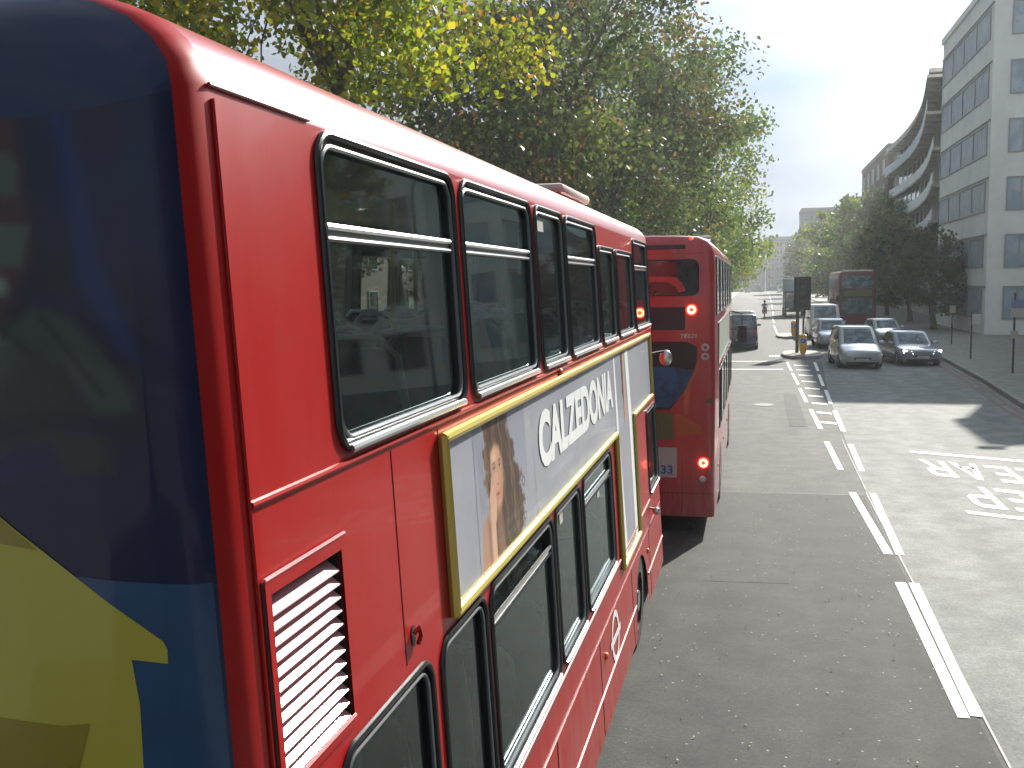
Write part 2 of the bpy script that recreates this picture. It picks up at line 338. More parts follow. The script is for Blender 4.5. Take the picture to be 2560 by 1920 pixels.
def mk(name, polys, m='paint', z=.010, kind='structure'):
    b = MB()
    for p in polys: b.poly([p], lambda x, y: (x, y, z))
    o = b.build(name, m, fixn=False, smooth=False)
    bm = bmesh.new(); bm.from_mesh(o.data)
    for f in bm.faces:
        if f.normal.z < 0: f.normal_flip()
    bm.to_mesh(o.data); bm.free()
    return tag(o, kind=kind)
dl = [((1.43,1.53),46.8,(1.46,1.56),42.2), ((1.46,1.56),41.2,(1.50,1.6),36.7), ((1.49,1.59),35.4,(1.52,1.63),31.3), ((1.55,1.66),29.6,(1.58,1.7),25.6), ((1.58,1.7),23.6,(1.61,1.73),20.1)]
dr = [((2.62,2.74),46.8,(2.5,2.62),42.3), ((2.44,2.55),40.7,(2.32,2.43),36.2), ((2.31,2.42),34.9,(2.2,2.32),30.9), ((2.18,2.3),29.3,(2.09,2.21),25.3), ((2.07,2.19),23.3,(2.0,2.11),20.0)]
polys = [[(a[0],y0),(a[1],y0),(c[1],y1),(c[0],y1)] for a, y0, c, y1 in dl+dr]
polys += [[(1.63,17.95),(1.75,17.95),(1.85,13.9),(1.73,13.9)], [(1.97,17.9),(2.08,17.9),(1.99,13.9),(1.88,13.9)]]
polys += [[(1.70,12.6),(1.83,12.6),(1.80,8.7),(1.70,8.7)], [(1.86,12.6),(1.98,12.6),(1.90,8.75),(1.81,8.75)]]
polys += [[(1.66,6.9),(1.78,6.9),(1.74,2.9),(1.62,2.9)]]
polys += [[(x-.055,y0),(x+.055,y0),(x+.055+(.3 if y0 > 100 else 0),y1),(x-.055+(.3 if y0 > 100 else 0),y1)] for x, y0, y1 in ((1.6,71.5,86),(1.75,92,104),(2.0,112,128),(2.4,140,165),(3,185,230),(3.8,250,330))]
mk('centre_line_markings', polys)
mk('hatch_markings', [[(1.6+.0*i+.12, y), (2.08+(y-26)*.012, y-.25), (2.08+(y-26)*.012, y-.62), (1.6+.12, y-.38)] for i, y in enumerate((27.1,29.1,31.3,33.3,35.6,38.1,40.6,43,45.3))])
mk('stop_line_markings', [[(-4.1,42.3),(1.2,42.8),(1.2,43.15),(-4.1,42.65)], [(-4.1,46.6),(1.2,47.2),(1.2,47.5),(-4.1,46.9)], [(.75,50.2),(1.25,50.3),(1.25,51.2),(.75,51.1)]])
SH = -.42
mk('junction_box_lines', [[(3.28,22.62),(7.3,22.62+SH*4.02),(7.3,22.36+SH*4.02),(3.28,22.36)], [(3.3,16.82),(7.3,16.82+SH*4),(7.3,16.6+SH*4),(3.3,16.6)]])
def stroke_letter(ch, x0, x1, yb, yt):
    """road letter as strokes; u runs to the reader's right (towards -x), v up the letter; returns polygons"""
    sw, sh = .24, .15
    S_ = {'L': [[(0,0),(sw,0),(sw,1),(0,1)], [(sw,0),(1,0),(1,sh),(sw,sh)]],
          'E': [[(0,0),(sw,0),(sw,1),(0,1)], [(sw,0),(1,0),(1,sh),(sw,sh)], [(sw,.44),(.85,.44),(.85,.44+sh),(sw,.44+sh)], [(sw,1-sh),(1,1-sh),(1,1),(sw,1)]],
          'A': [[(0,0),(.24,0),(.60,1),(.40,1)], [(.76,0),(1,0),(.62,1),(.5,.86)], [(.22,.22),(.80,.22),(.76,.36),(.25,.36)]],
          'R': [[(0,0),(sw,0),(sw,1),(0,1)], [(sw,1-sh),(.75,1-sh),(.75,.62),(sw,.62),(sw,.48),(.8,.48),(1,.60),(1,.88),(.8,1),(sw,1)], [(.45,.48),(.68,.48),(1,0),(.76,0)]],
          'P': [[(0,0),(sw,0),(sw,1),(0,1)], [(sw,1-sh),(.75,1-sh),(.75,.56),(sw,.56),(sw,.42),(.8,.42),(1,.54),(1,.88),(.8,1),(sw,1)]],
          'C': [[(1,.28),(.76,.28),(.7,sh),(.35,sh),(.24,.25),(.24,.75),(.35,1-sh),(.7,1-sh),(.76,.72),(1,.72),(.95,.9),(.75,1),(.3,1),(.05,.88),(0,.7),(0,.3),(.05,.12),(.3,0),(.75,0),(.95,.1)]],
          'K': [[(0,0),(sw,0),(sw,1),(0,1)], [(sw,.38),(.72,1),(1,1),(.45,.42),(1,0),(.72,0),(.30,.33)]]}
    return [[(x1-(x1-x0)*u, yb+(yt-yb)*v+SH*(x1-(x1-x0)*u-3.4)) for u, v in q] for q in S_[ch]]
polys = []
for ch, x0, x1 in (('R',3.31,3.74),('A',3.84,4.30),('E',4.42,4.82),('L',4.94,5.32),('C',5.42,5.86)): polys += stroke_letter(ch, x0, x1, 21.5, 19.75)
for ch, x0, x1 in (('P',3.54,3.98),('E',4.10,4.52),('E',4.64,5.06),('K',5.18,5.62)): polys += stroke_letter(ch, x0, x1, 19.0, 17.2)
mk('keep_clear_lettering', polys)
mk('repair_patches', [[(-.6,12.2),(.45,12.3),(.5,15.0),(-.55,14.9)], [(.9,26),(1.35,26),(1.35,33.5),(.95,33.5)]], 'asphalt_dark', .0065)
mk('red_route_lines', [[(x-.32,y),(x-.22,y),(x2-.22,y2),(x2-.32,y2)] for (x, y), (x2, y2) in zip(KR[:5], KR[1:6])]+[[(x-.6,y),(x-.5,y),(x2-.5,y2),(x2-.6,y2)] for (x, y), (x2, y2) in zip(KR[:5], KR[1:6])], 'redline')
mk('tar_seams', [[(1.90,-5),(1.915,-5),(1.93,18),(1.91,18)], [(-4.2,17.38),(1.86,17.73),(1.86,17.76),(-4.2,17.41)], [(2.0,24),(2.02,24),(1.95,18.2),(1.93,18.2)]], 'seam', .0075)
# manhole covers
for (x, y) in ((.3, 30.5), (5.1, 35)):
    b = MB(); b.mat('seam').poly([circ(x, y, .33), circ(x, y, .29)[::-1]], lambda a, c: (a, c, .0115)); b.mat('roofgrey').poly([circ(x, y, .285)], lambda a, c: (a, c, .0105))
    tag(b.build('manhole_cover', smooth=False), 'round iron manhole cover in the %s' % ('left lane' if x < 2 else 'oncoming lanes'), 'manhole cover')
rng = np.random.default_rng(3)
b = MB()
for k in range(420):
    y = 3.5+abs(rng.normal(0, 9)); x = rng.uniform(-1.0, 1.85) if rng.random() < .85 else rng.uniform(1.9, 7)
    s_ = rng.uniform(.005, .014); a = rng.uniform(0, 6.28); z = .014
    p = [(x+s_*math.cos(a+t)*q, y+s_*math.sin(a+t)*q, z+rng.uniform(0, .012)) for t, q in ((0,1.3),(1.2,.8),(2.5,1),(3.6,.9),(5,.8))]
    b.add(p, [(0,1,2,3,4)])
tag(b.build('fallen_leaves', 'leaffall', smooth=False), kind='stuff', label='small yellow leaves scattered over the dark left lane', cat='leaves')
# islands
def island(cx, cy, rx, ry, label):
    b = MB(); ring = lambda s_, z: [(cx+rx*s_*math.copysign(abs(math.cos(t))**.6, math.cos(t)), cy+ry*s_*math.copysign(abs(math.sin(t))**.8, math.sin(t)), z) for t in [2*math.pi*k/32 for k in range(32)]]
    b.loft([ring(1, -.02), ring(1, .12), ring(.97, .14), ring(.9, .14)]); o = b.build('traffic_island', 'kerb'); tag(o, label, 'traffic island', 'traffic islands'); return o
island(2.3, 51.0, .95, 2.1, 'raised kerbed refuge carrying the traffic light and nearer yellow bollard')
island(2.2, 68.5, .75, 2.4, 'smaller kerbed refuge carrying the farther yellow bollard')

# ------------------------------------------------------------------ buses
def wheel(parent, x, y, r, w, side, hub='rim'):
    b = MB(); pr = [(r*.60, -w/2), (r*.93, -w/2), (r, -w/2+.04), (r, w/2-.04), (r*.93, w/2), (r*.60, w/2)]
    rings = [[(x+px, y+rad*math.cos(2*math.pi*k/28), r+rad*math.sin(2*math.pi*k/28)) for rad, px in pr] for k in range(28)]
    b.loft(rings+[rings[0]], closed=True, cap0=False, cap1=False); t = b.build('wheel', 'tyre', parent)
    b = MB(); b.cyl((x-w*.35, y, r), (x+w*.38*side, y, r), r*.6, 20); b.cyl((x+w*.38*side, y, r), (x+w*.5*side, y, r), r*.22, 12); b.build('rim', hub, t)
    return t
def shell_ring(hw, Ht, prof, y, inset, topk=1.6):
    """closed cross-section ring (x,z) at y; prof = right half bottom->top centre"""
    out = []
    hwm = max(p[0] for p in prof)
    for x, z in prof:
        f = max(0.0, (z-2.4)/(Ht-2.4)); f = f*f
        out.append((x*(1-inset/hwm), y, z-inset*topk*f))
    return out
def full(half): return half+[(-x, y, z) for x, y, z in half[::-1] if abs(x) > 1e-6]

# ---- near bus ---------------------------------------------------------------
XC, Y0 = -2.322, 2.18
hwz = lambda z: 1.27-.055*(z-.28)
near = thing('double_decker_bus', 'near red double-decker filling the left, grey lettered advert in gold frame along its side', 'bus', (XC, Y0, 0))
side = lambda off=0.0, sg=1: (lambda y, z: (sg*(hwz(z)+off), y, z))
UP = [(.58,3.18,1.94,4.14), (2.05,3.18,3.455,4.14), (3.565,3.18,4.436,4.14), (4.52,3.18,5.84,4.14), (5.98,3.18,6.87,3.985), (7.0,3.18,8.23,3.985), (8.39,3.18,9.78,4.14)]
LO = [(.41,1.348,1.24,2.307), (1.36,1.348,2.01,2.307), (2.09,1.348,3.53,2.307), (3.6,1.348,4.49,2.307), (4.6,1.348,6.0,2.307), (8.78,1.33,9.8,2.26)]
GR = (.075, 2.40, .515, 2.90)
def arch(yc, r, z0=.28, n=14):
    zc = .42; a0 = math.acos(min(1, max(-1, 0)))
    pts = [(yc-r, z0)]+[(yc-r*math.cos(math.pi*k/n), zc+r*math.sin(math.pi*k/n)) for k in range(n+1)]+[(yc+r, z0)]
    return pts
LEN = 9.85
outer = [(0,.28)]+arch(2.35,.54)+arch(7.65,.52)+[(LEN,.28),(LEN,4.154),(0,4.154)]
body = MB(); body.mat('red')
for sg in (1, -1):
    holes = [rr(a, b_, c, d, .10)[::-1] for a, b_, c, d in UP+LO]
    if sg == 1: holes.append([(GR[0],GR[1]),(GR[0],GR[3]),(GR[2],GR[3]),(GR[2],GR[1])])
    body.mat('red').poly([outer]+holes, side(0, sg)); body.mat('lining').poly([outer]+holes, side(-.05, sg))
prof = [(hwz(.28),.28), (hwz(1.0),1.0), (hwz(2.0),2.0), (hwz(3.0),3.0), (hwz(3.7),3.7), (hwz(4.154),4.154), (1.047,4.215), (1.01,4.27), (.95,4.32), (.86,4.36), (.72,4.388), (.4,4.405), (0,4.41)]
roofp = prof[5:]
rf = [(x, z) for x, z in roofp]+[(-x, z) for x, z in roofp[::-1][1:]]
body.mat('roofred').loft([[(x, y, z) for x, z in rf] for y in np.linspace(0, LEN, 12)], closed=False)
body.mat('lining').box(-1.0, 1.0, .0, LEN, 4.2, 4.25)
caps = [(0,0,.5), (.006,-.045,.5), (.018,-.078,.5), (.030,-.095,.5), (.038,-.102,.5)]
capb = [(.038,-.102,.5), (.06,-.120,.55), (.09,-.138,.5), (.16,-.162,.4), (.30,-.188,.3), (.55,-.21,.2), (.9,-.22,.15)]
rg = lambda lst: [full(shell_ring(1.27, 4.41, prof, e[1], e[0], e[2] if len(e) > 2 else 1.6)) for e in lst]
body.mat('red').loft(rg(caps), closed=True, cap0=False, cap1=False)
# front cap
fcap = [(0, LEN), (.01, LEN+.1), (.05, LEN+.2), (.12, LEN+.29), (.25, LEN+.35), (.6, LEN+.40), (1.1, LEN+.41)]
body.mat('red').loft(rg(fcap), closed=True, cap0=False, cap1=True)
body.mat('floorin').box(-1.1, 1.1, .02, LEN, 2.30, 2.36); body.box(-1.15, 1.15, .02, LEN, .45, .5); body.box(-1.18, 1.18, 0, LEN, .29, .33)
body.mat('lining').box(-1.1, 1.1, .02, LEN, 2.245, 2.299)
body.mat('lining').box(.42, 1.13, .6, .64, .5, 2.24)
# seams and mouldings proud of the skin
body.mat('darkred')
for y0, y1, z in ((0.0,.545,4.162),(.0,9.8,1.035)): body.tube([side(.004)(y0,z), side(.004)(y1,z)], .006, 6)
for y in (1.3,3.3,4.95,6.9,8.45): body.tube([side(.0)(y,.30), side(.0)(y,1.02)], .0045, 5)
for y in (1.0,1.52): body.tube([side(.0)(y,2.36), side(.0)(y,3.12)], .003, 5)
body.mat('red')
body.tube([side(.002)(.02,3.143), side(.002)(LEN-.05,3.143)], .011, 8)
body.tube([side(.004)(.02,.60), side(.004)(7.1,.60)], .012, 8); body.tube([side(.004)(8.2,.60), side(.004)(LEN,.60)], .012, 8)
body.tube([side(.004)(0.30,1.29), side(.004)(8.7,1.29)], .012, 8)
body.mat('black'); body.tube([side(.001)(0.35,1.262), side(.001)(8.7,1.262)], .008, 6)
body.mat('red').tube([side(.004)(.012,.3), side(.004)(.012,1.6), side(.004)(.012,4.13)], .005, 8)
b = body.build('body', parent=near, ang=30)
# rear panel in advert vinyl
def rear_y(d):
    t = caps+capb[1:]
    for e0, e1 in zip(t, t[1:]):
        if d <= e1[0]: return e0[1]+(e1[1]-e0[1])*(d-e0[0])/(e1[0]-e0[0])
    return t[-1][1]
def rear_k(d):
    t = caps+capb[1:]
    for e0, e1 in zip(t, t[1:]):
        if d <= e1[0]: return e0[2]+(e1[2]-e0[2])*(d-e0[0])/(e1[0]-e0[0])
    return t[-1][2]
rp = MB(); rp.mat('navy').loft(rg(capb), closed=True, cap0=False, cap1=True); rp = rp.build('rear_panel', parent=near)
def rmap(off):
    def fn(x, z):
        xl = x-XC; hw = hwz(z)
        return (xl, rear_y(max(.0, (hw-xl)*1.27/hw))-off, z)
    return fn
def rdec(name, pts, m, off=.004, parent=rp):
    if name.startswith('printed'):
        for _ in range(3): pts = [q for a, c in zip(pts, pts[1:]+pts[:1]) for q in ((a[0]*.75+c[0]*.25, a[1]*.75+c[1]*.25), (a[0]*.25+c[0]*.75, a[1]*.25+c[1]*.75))]
    b = MB(); b.poly([pts], rmap(off), sub=1, cuts=[-1.24-.008*k for k in range(16)]+[-1.37-.02*k for k in range(1,40)]); return b.build(name, m, parent, fixn=False)
rdec('lower_advert', [(-3.2,2.2),(-1.199,2.2),(-1.215,2.5),(-1.241,2.985),(-1.45,3.0),(-1.8,3.03),(-3.2,3.1)], 'blue', .0027)
rdec('yellow_arrow', [(-3.1,2.2),(-1.40,2.2),(-1.405,2.70),(-1.42,2.81),(-1.335,2.80),(-1.335,2.835),(-1.345,2.855),(-1.75,3.16),(-2.2,3.5),(-2.6,3.0),(-3.1,2.7)], 'yellow', .0040)
rdec('olive_patch', [(-2.6,2.3),(-1.6,2.42),(-1.545,2.60),(-1.53,2.65),(-1.6,2.64),(-2.6,2.7)], 'olive', .0055)
rdec('olive_band', [(-1.86,3.10),(-1.64,3.07),(-1.78,3.18),(-1.95,3.32)], 'olive', .0055)
PR = {
'pink': [(-2.093,4.194),(-1.652,4.183),(-1.633,4.032),(-1.618,3.838),(-1.619,3.751),(-1.669,3.665),(-1.698,3.6),(-2.142,3.578)],
'pale1': [(-2.109,3.989),(-1.655,3.994),(-1.635,3.967),(-1.644,3.897),(-2.117,3.892)],
'pale2': [(-2.122,3.832),(-1.729,3.838),(-1.617,3.827),(-1.639,3.735),(-2.128,3.751)],
'fold': [(-1.571,4.156),(-1.527,4.14),(-1.495,4.0),(-1.474,3.881),(-1.459,3.751),(-1.402,3.622),(-1.368,3.514),(-1.421,3.535),(-1.458,3.611),(-1.506,3.708),(-1.52,3.838),(-1.538,4.0),(-1.562,4.075)],
'sleeve': [(-2.145,3.535),(-1.727,3.551),(-1.621,3.643),(-1.525,3.622),(-1.463,3.546),(-1.392,3.438),(-1.393,3.4),(-1.476,3.393),(-1.558,3.514),(-1.666,3.395),(-2.157,3.384)],
'sleeve2': [(-2.156,3.406),(-1.765,3.384),(-1.654,3.535),(-1.591,3.557),(-1.505,3.406),(-1.715,3.389)],
'low': [(-2.162,3.33),(-1.721,3.319),(-1.608,3.352),(-1.449,3.341),(-1.441,3.254),(-1.567,3.246),(-1.598,3.319),(-1.7,3.276),(-2.173,3.19)],
'bluelow': [(-2.171,3.211),(-1.788,3.244),(-1.684,3.319),(-1.598,3.314),(-1.566,3.254),(-1.728,3.233)],
'hand': [(-1.75,3.751),(-1.722,3.767),(-1.707,3.719),(-1.673,3.686),(-1.693,3.665),(-1.716,3.686),(-1.712,3.589),(-1.702,3.557),(-1.739,3.551),(-1.752,3.622),(-1.74,3.697)]}
def soft(poly, X, Z, w):
    """soft coverage of a polygon"""
    n = len(poly); ins = np.zeros(X.shape, bool); dm = np.full(X.shape, 9.0)
    for i in range(n):
        (x0, z0), (x1, z1) = poly[i-1], poly[i]
        c = ((z0 > Z) != (z1 > Z)) & (X < (x1-x0)*(Z-z0)/((z1-z0) or 1e-9)+x0); ins ^= c
        t = np.clip(((X-x0)*(x1-x0)+(Z-z0)*(z1-z0))/((x1-x0)**2+(z1-z0)**2), 0, 1); dm = np.minimum(dm, np.hypot(X-x0-t*(x1-x0), Z-z0-t*(z1-z0)))
    sgn = np.where(ins, dm, -dm); k = np.clip(sgn/w*.5+.5, 0, 1); return k*k*(3-2*k)
dd = np.concatenate([np.arange(.0385, .5, .008), np.arange(.5, .9, .04)]); zz = np.arange(2.985, 4.1541, .0085)
DD, ZZ = np.meshgrid(dd, zz); HW = 1.27-.055*(ZZ-.28); XL = HW*(1-DD/1.27)
kk = np.vectorize(rear_k)(DD); ff = np.clip((ZZ-2.4)/2.01, 0, None)**2; ZS = ZZ-DD*kk*ff; YS = np.vectorize(rear_y)(DD)-.0015
XW = XL+XC; rg_ = np.random.default_rng(5)
def layer(C, col, k): return C*(1-k[..., None])+np.array(col)*k[..., None]
Cc = np.ones(XW.shape+(3,))*np.array((.004, .007, .042))
for _ in range(60):   # mottled dark print
    x0, z0, r0 = rg_.uniform(-2.0, -1.35), rg_.uniform(3.3, 4.2), rg_.uniform(.02, .07)
    Cc = layer(Cc, [(.006,.012,.012),(.002,.003,.008),(.012,.006,.012),(.004,.010,.035)][rg_.integers(4)], .55*np.exp(-(((XW-x0)**2+(ZS-z0)**2*.6)/r0**2)))
dark = np.clip((-1.50-XW)/.12, 0, 1)*np.clip((ZS-3.3)/.1, 0, 1); Cc = layer(Cc, (.003,.006,.012), dark*.6)
for nm_, col, w_ in (('pink',(.045,.014,.018),.03),('pale1',(.05,.065,.055),.015),('pale2',(.055,.075,.06),.015),('fold',(.004,.014,.085),.03),('sleeve',(.030,.045,.045),.02),('sleeve2',(.014,.022,.024),.03),('low',(.012,.024,.030),.02),('bluelow',(.004,.010,.06),.025),('hand',(.16,.19,.17),.012)):
    Cc = layer(Cc, col, soft(PR[nm_], XW, ZS, w_))
for a_, b_, r0 in (((-1.70,3.60),(-1.50,3.40),.012),((-1.9,3.45),(-1.62,3.36),.01),((-1.60,3.62),(-1.46,3.44),.01)):
    t_ = np.clip(((XW-a_[0])*(b_[0]-a_[0])+(ZS-a_[1])*(b_[1]-a_[1]))/((b_[0]-a_[0])**2+(b_[1]-a_[1])**2), 0, 1); Cc = layer(Cc, (.010,.016,.022), .7*np.exp(-((XW-a_[0]-t_*(b_[0]-a_[0]))**2+(ZS-a_[1]-t_*(b_[1]-a_[1]))**2)/r0**2))
Cc = layer(Cc, (.022,.032,.075), np.clip((ZS-4.12)/.03, 0, 1)*np.clip((-1.30-XW)/.05, 0, 1)*.8)
b = MB(); nz_, nd_ = XW.shape
b.add(list(zip(XL.ravel(), YS.ravel(), ZS.ravel())), [(i*nd_+j, i*nd_+j+1, (i+1)*nd_+j+1, (i+1)*nd_+j) for i in range(nz_-1) for j in range(nd_-1)])
me = bpy.data.meshes.new('rear_window_print'); me.from_pydata(b.v, [], b.f); at_ = me.color_attributes.new('Print', 'FLOAT_COLOR', 'POINT')
at_.data.foreach_set('color', np.concatenate([Cc.reshape(-1,3), np.ones((Cc.size//3,1))], 1).ravel())
for p in me.polygons: p.use_smooth = True
pm = mat('printed rear vinyl', (0,0,0), .3, coat=.35, spec=.3); pa = N(pm.node_tree, 'ShaderNodeVertexColor', layer_name='Print'); pm.node_tree.links.new(pa.outputs[0], pm.node_tree.nodes['Principled BSDF'].inputs['Base Color'])
me.materials.append(pm); o = bpy.data.objects.new('rear_window_print', me); COL.objects.link(o); o.parent = rp
# side windows
for sg in (1, -1):
    for i, (a, z0, c, z1) in enumerate(UP+LO):
        up_ = i < len(UP)
        w = MB(); loop = rr(a, z0, c, z1, .10)
        w.mat('rubber').tube([side(.004, sg)(*p) for p in loop], .013, 8, closed=True)
        lp2 = rr(a+.036, z0+.036, c-.036, z1-.036, .078)
        w.mat('rubber').poly([rr(a, z0, c, z1, .10), lp2[::-1]], side(-.008, sg))
        w.mat('greytrim' if sg == 1 else 'rubber').tube([side(-.002, sg)(*p) for p in lp2], .009, 6, closed=True)
        w.mat('rubber').loft([[side(-.008, sg)(*p) for p in lp2]+[side(-.008, sg)(*lp2[0])], [side(-.06, sg)(*p) for p in lp2]+[side(-.06, sg)(*lp2[0])]], closed=False)
        w = w.build('window', parent=near, fixn=True)
        hop = (sg == 1 and i == len(UP)+2)
        g = MB()
        if hop:
            g.poly([rr(a+.04, z0+.04, c-.04, 2.11, .03)], side(-.022, sg))
            g.poly([[(a+.05,0),(c-.05,0),(c-.05,.16),(a+.05,.16)]], lambda y, t: (hwz(2.12)-.03-t*.55, y, 2.115+t*.85))
        else: g.poly([lp2], side(-.022, sg))
        g.build('pane', 'glass', w, fixn=False)
        if sg == 1:
            s_ = MB(); s_.tube([side(.012)(a+.06, z0+.004), side(.018)(a+.10, z0+.008), side(.018)(c-.10, z0+.008), side(.012)(c-.06, z0+.004)], .015, 8); s_.build('sill', 'alu', w)
            zr = 3.845 if up_ else 2.115
            if i in (0, 1, 3, 6, len(UP)+2, len(UP)+4):
                r_ = MB(); r_.mat('greytrim').poly([[(a+.05,zr-.028),(c-.05,zr-.028),(c-.05,zr+.028),(a+.05,zr+.028)]], side(-.012)); r_.mat('alu').tube([side(-.008)(a+.05,zr+.018), side(-.008)(c-.05,zr+.018)], .011, 6); r_.mat('rubber').tube([side(-.008)(a+.05,zr-.02), side(-.008)(c-.05,zr-.02)], .009, 6)
                r_.build('rail', parent=w)
# stickers on glass
for (y, z, w_, h_) in ((3.75,4.0,.17,.07), (3.86,2.17,.10,.08), (5.35,2.02,.1,.08)):
    b = MB(); b.poly([[(y,z),(y+w_,z),(y+w_,z+h_),(y,z+h_)]], side(-.018)); b.build('sticker', 'cream', near, fixn=False)
# grille
g = MB(); g.mat('black').poly([[(GR[0],GR[1]),(GR[2],GR[1]),(GR[2],GR[3]),(GR[0],GR[3])]], side(-.10))
for e in ([(GR[0],GR[1]),(GR[0],GR[3])], [(GR[2],GR[3]),(GR[2],GR[1])], [(GR[0],GR[3]),(GR[2],GR[3])], [(GR[2],GR[1]),(GR[0],GR[1])]):
    g.add([side(-.10)(*e[0]), side(-.10)(*e[1]), side(0)(*e[1]), side(0)(*e[0])], [(0,1,2,3)])
fr_o = [(.045,2.36),(.548,2.36),(.548,2.942),(.045,2.942)]; fr_i = [(GR[0]-.002,GR[1]-.002),(GR[2]+.002,GR[1]-.002),(GR[2]+.002,GR[3]+.002),(GR[0]-.002,GR[3]+.002)]
g.mat('red').poly([fr_o, fr_i[::-1]], side(.009)); 
for k in range(4): g.add([side(.009)(*fr_o[k]), side(.009)(*fr_o[(k+1) % 4]), side(0)(*fr_o[(k+1) % 4]), side(0)(*fr_o[k])], [(0,1,2,3)])
g.mat('slat').tube([side(.008)(.045,2.945), side(.008)(.548,2.945)], .006, 6)
g.mat('slat').tube([side(.010)(.075,2.392), side(.010)(.52,2.392)], .006, 6)
g.mat('black').tube([side(.002)(.042,2.36), side(.002)(.042,2.94)], .005, 6)
g = g.build('engine_grille', parent=near)
for k in range(12):
    z = 2.855-k*.0405; s_ = MB()
    a = [side(-.036)(GR[0]+.004, z+.017), side(-.036)(GR[2]-.012, z+.017), side(.003)(GR[2]-.012, z-.012), side(.003)(GR[0]+.004, z-.012)]
    s_.hexa([(x, y, zz-.004) for x, y, zz in a], a); s_.build('slat', 'slat', g, smooth=False)
# advert: panel inside T-shaped gold frame
TF = [(1.53,2.375),(6.32,2.375),(6.32,1.20),(7.60,1.20),(7.60,2.375),(9.42,2.375),(9.42,3.08),(1.53,3.08)]
ad = MB(); ad.poly([TF], side(.010)); ad = ad.build('advert_panel', 'adgrey', near, fixn=False)
f = MB(); n_ = len(TF)
for k in range(n_):
    p, q = TF[k], TF[(k+1) % n_]; d = Vector((q[0]-p[0], q[1]-p[1])).normalized()*.012
    a_, b_ = (p[0]-d.x, p[1]-d.y), (q[0]+d.x, q[1]+d.y); f.tube([side(.020)(*a_), side(.020)(*b_)], .024, 8)
f.build('gold_frame', 'gold', ad)
text_poly('CALZEDONIA', 3.27, 6.27, 2.62, 2.955, side(.015), bold=.045, space=.98).build('lettering', 'white', ad, fixn=False, smooth=False)
def adp(name, pts, m, off): b = MB(); b.poly([pts], side(off)); return b.build(name, m, ad, fixn=False)
def jag(pts, amp, seed):
    r_ = random.Random(seed); o = []
    for i, p in enumerate(pts):
        q = pts[(i+1) % len(pts)]
        for k in range(5):
            t = k/5; o.append((p[0]+(q[0]-p[0])*t+r_.uniform(-amp, amp), min(3.055, max(2.40, p[1]+(q[1]-p[1])*t+r_.uniform(-amp, amp)*.5))))
    return o
gy = np.arange(1.96, 2.965, .005); gz = np.arange(2.402, 3.056, .005); PY, PZ = np.meshgrid(gy, gz); r2 = np.random.default_rng(11)
HP = [(2.17,3.2),(2.52,3.2),(2.56,3.0),(2.66,2.90),(2.70,2.80),(2.79,2.70),(2.80,2.60),(2.85,2.52),(2.78,2.44),(2.70,2.3),(2.2,2.3),(2.22,2.6),(2.14,2.72),(2.12,2.85)]
wob = .02*np.sin(PZ*48+PY*9)+.012*np.sin(PZ*97+1)+.010*np.sin(PY*120+PZ*30)
base = np.array((.25,.265,.33)); C2 = np.ones(PY.shape+(3,))*base; C2 = layer(C2, (.36,.38,.41), np.clip((2.9-PZ)/.6, 0, 1)*.7)
for y0 in np.linspace(2.02, 2.12, 5): C2 = layer(C2, (.07,.05,.04), .6*np.exp(-((PY-y0-.3*(PZ-2.7)*(2.12-y0)-.006*np.sin(PZ*40+y0*50))/.0035)**2)*np.clip((2.99-PZ)/.05, 0, 1)*np.clip((PZ-2.62)/.05, 0, 1))
C2 = layer(C2, (.045,.024,.014), soft(HP, PY+wob, PZ, .025))
hm_ = soft(HP, PY+wob, PZ, .03)
for k in range(46):
    y0 = r2.uniform(2.18, 2.82); ph = r2.uniform(0, 6); cx = y0+(PZ-3.0)*-(y0-2.25)*.45-.07+.016*np.sin(PZ*r2.uniform(22, 46)+ph)
    C2 = layer(C2, [(.16,.075,.035),(.010,.006,.004),(.26,.13,.06),(.09,.045,.022)][k % 4], hm_*.75*np.exp(-((PY-cx)/r2.uniform(.003,.010))**2))
for k in range(9):  # loose curls outside the outline
    cy, cz, rr_ = 2.80+r2.uniform(-.04,.07), r2.uniform(2.42,2.75), r2.uniform(.015,.032)
    C2 = layer(C2, (.06,.03,.018), .8*np.exp(-((np.hypot(PY-cy, (PZ-cz)*1.2)-rr_)/.004)**2))
FP = [(2.235,2.90),(2.31,2.93),(2.39,2.91),(2.44,2.83),(2.445,2.74),(2.41,2.66),(2.355,2.60),(2.31,2.60),(2.265,2.66),(2.24,2.75),(2.225,2.83)]
fk = soft(FP, PY, PZ, .02); C2 = layer(C2, (.50,.27,.17), fk)
C2 = layer(C2, (.26,.12,.07), fk*np.clip((PY-2.37)/.08, 0, 1)*.7); C2 = layer(C2, (.66,.42,.30), fk*np.exp(-((PY-2.29)/.04)**2-((PZ-2.87)/.03)**2)); C2 = layer(C2, (.62,.36,.26), fk*np.exp(-((PY-2.275)/.03)**2-((PZ-2.735)/.03)**2))
def blob(col, y, z, ry, rz2, k=1.0):
    global C2
    C2 = layer(C2, col, k*np.exp(-(((PY-y)/ry)**2+((PZ-z)/rz2)**2)**1.5))
for y in (2.285, 2.385):
    blob((.22,.10,.06), y, 2.823, .032, .020, .8); blob((.65,.58,.52), y, 2.812, .020, .008, .8); blob((.02,.012,.01), y, 2.812, .009, .009); blob((.02,.012,.01), y, 2.822, .024, .004, .9); blob((.05,.025,.015), y, 2.846, .030, .005, .9)
blob((.30,.14,.08), 2.355, 2.775, .010, .035, .6); blob((.70,.46,.34), 2.337, 2.765, .007, .03, .6); blob((.20,.08,.05), 2.34, 2.737, .020, .006, .8)
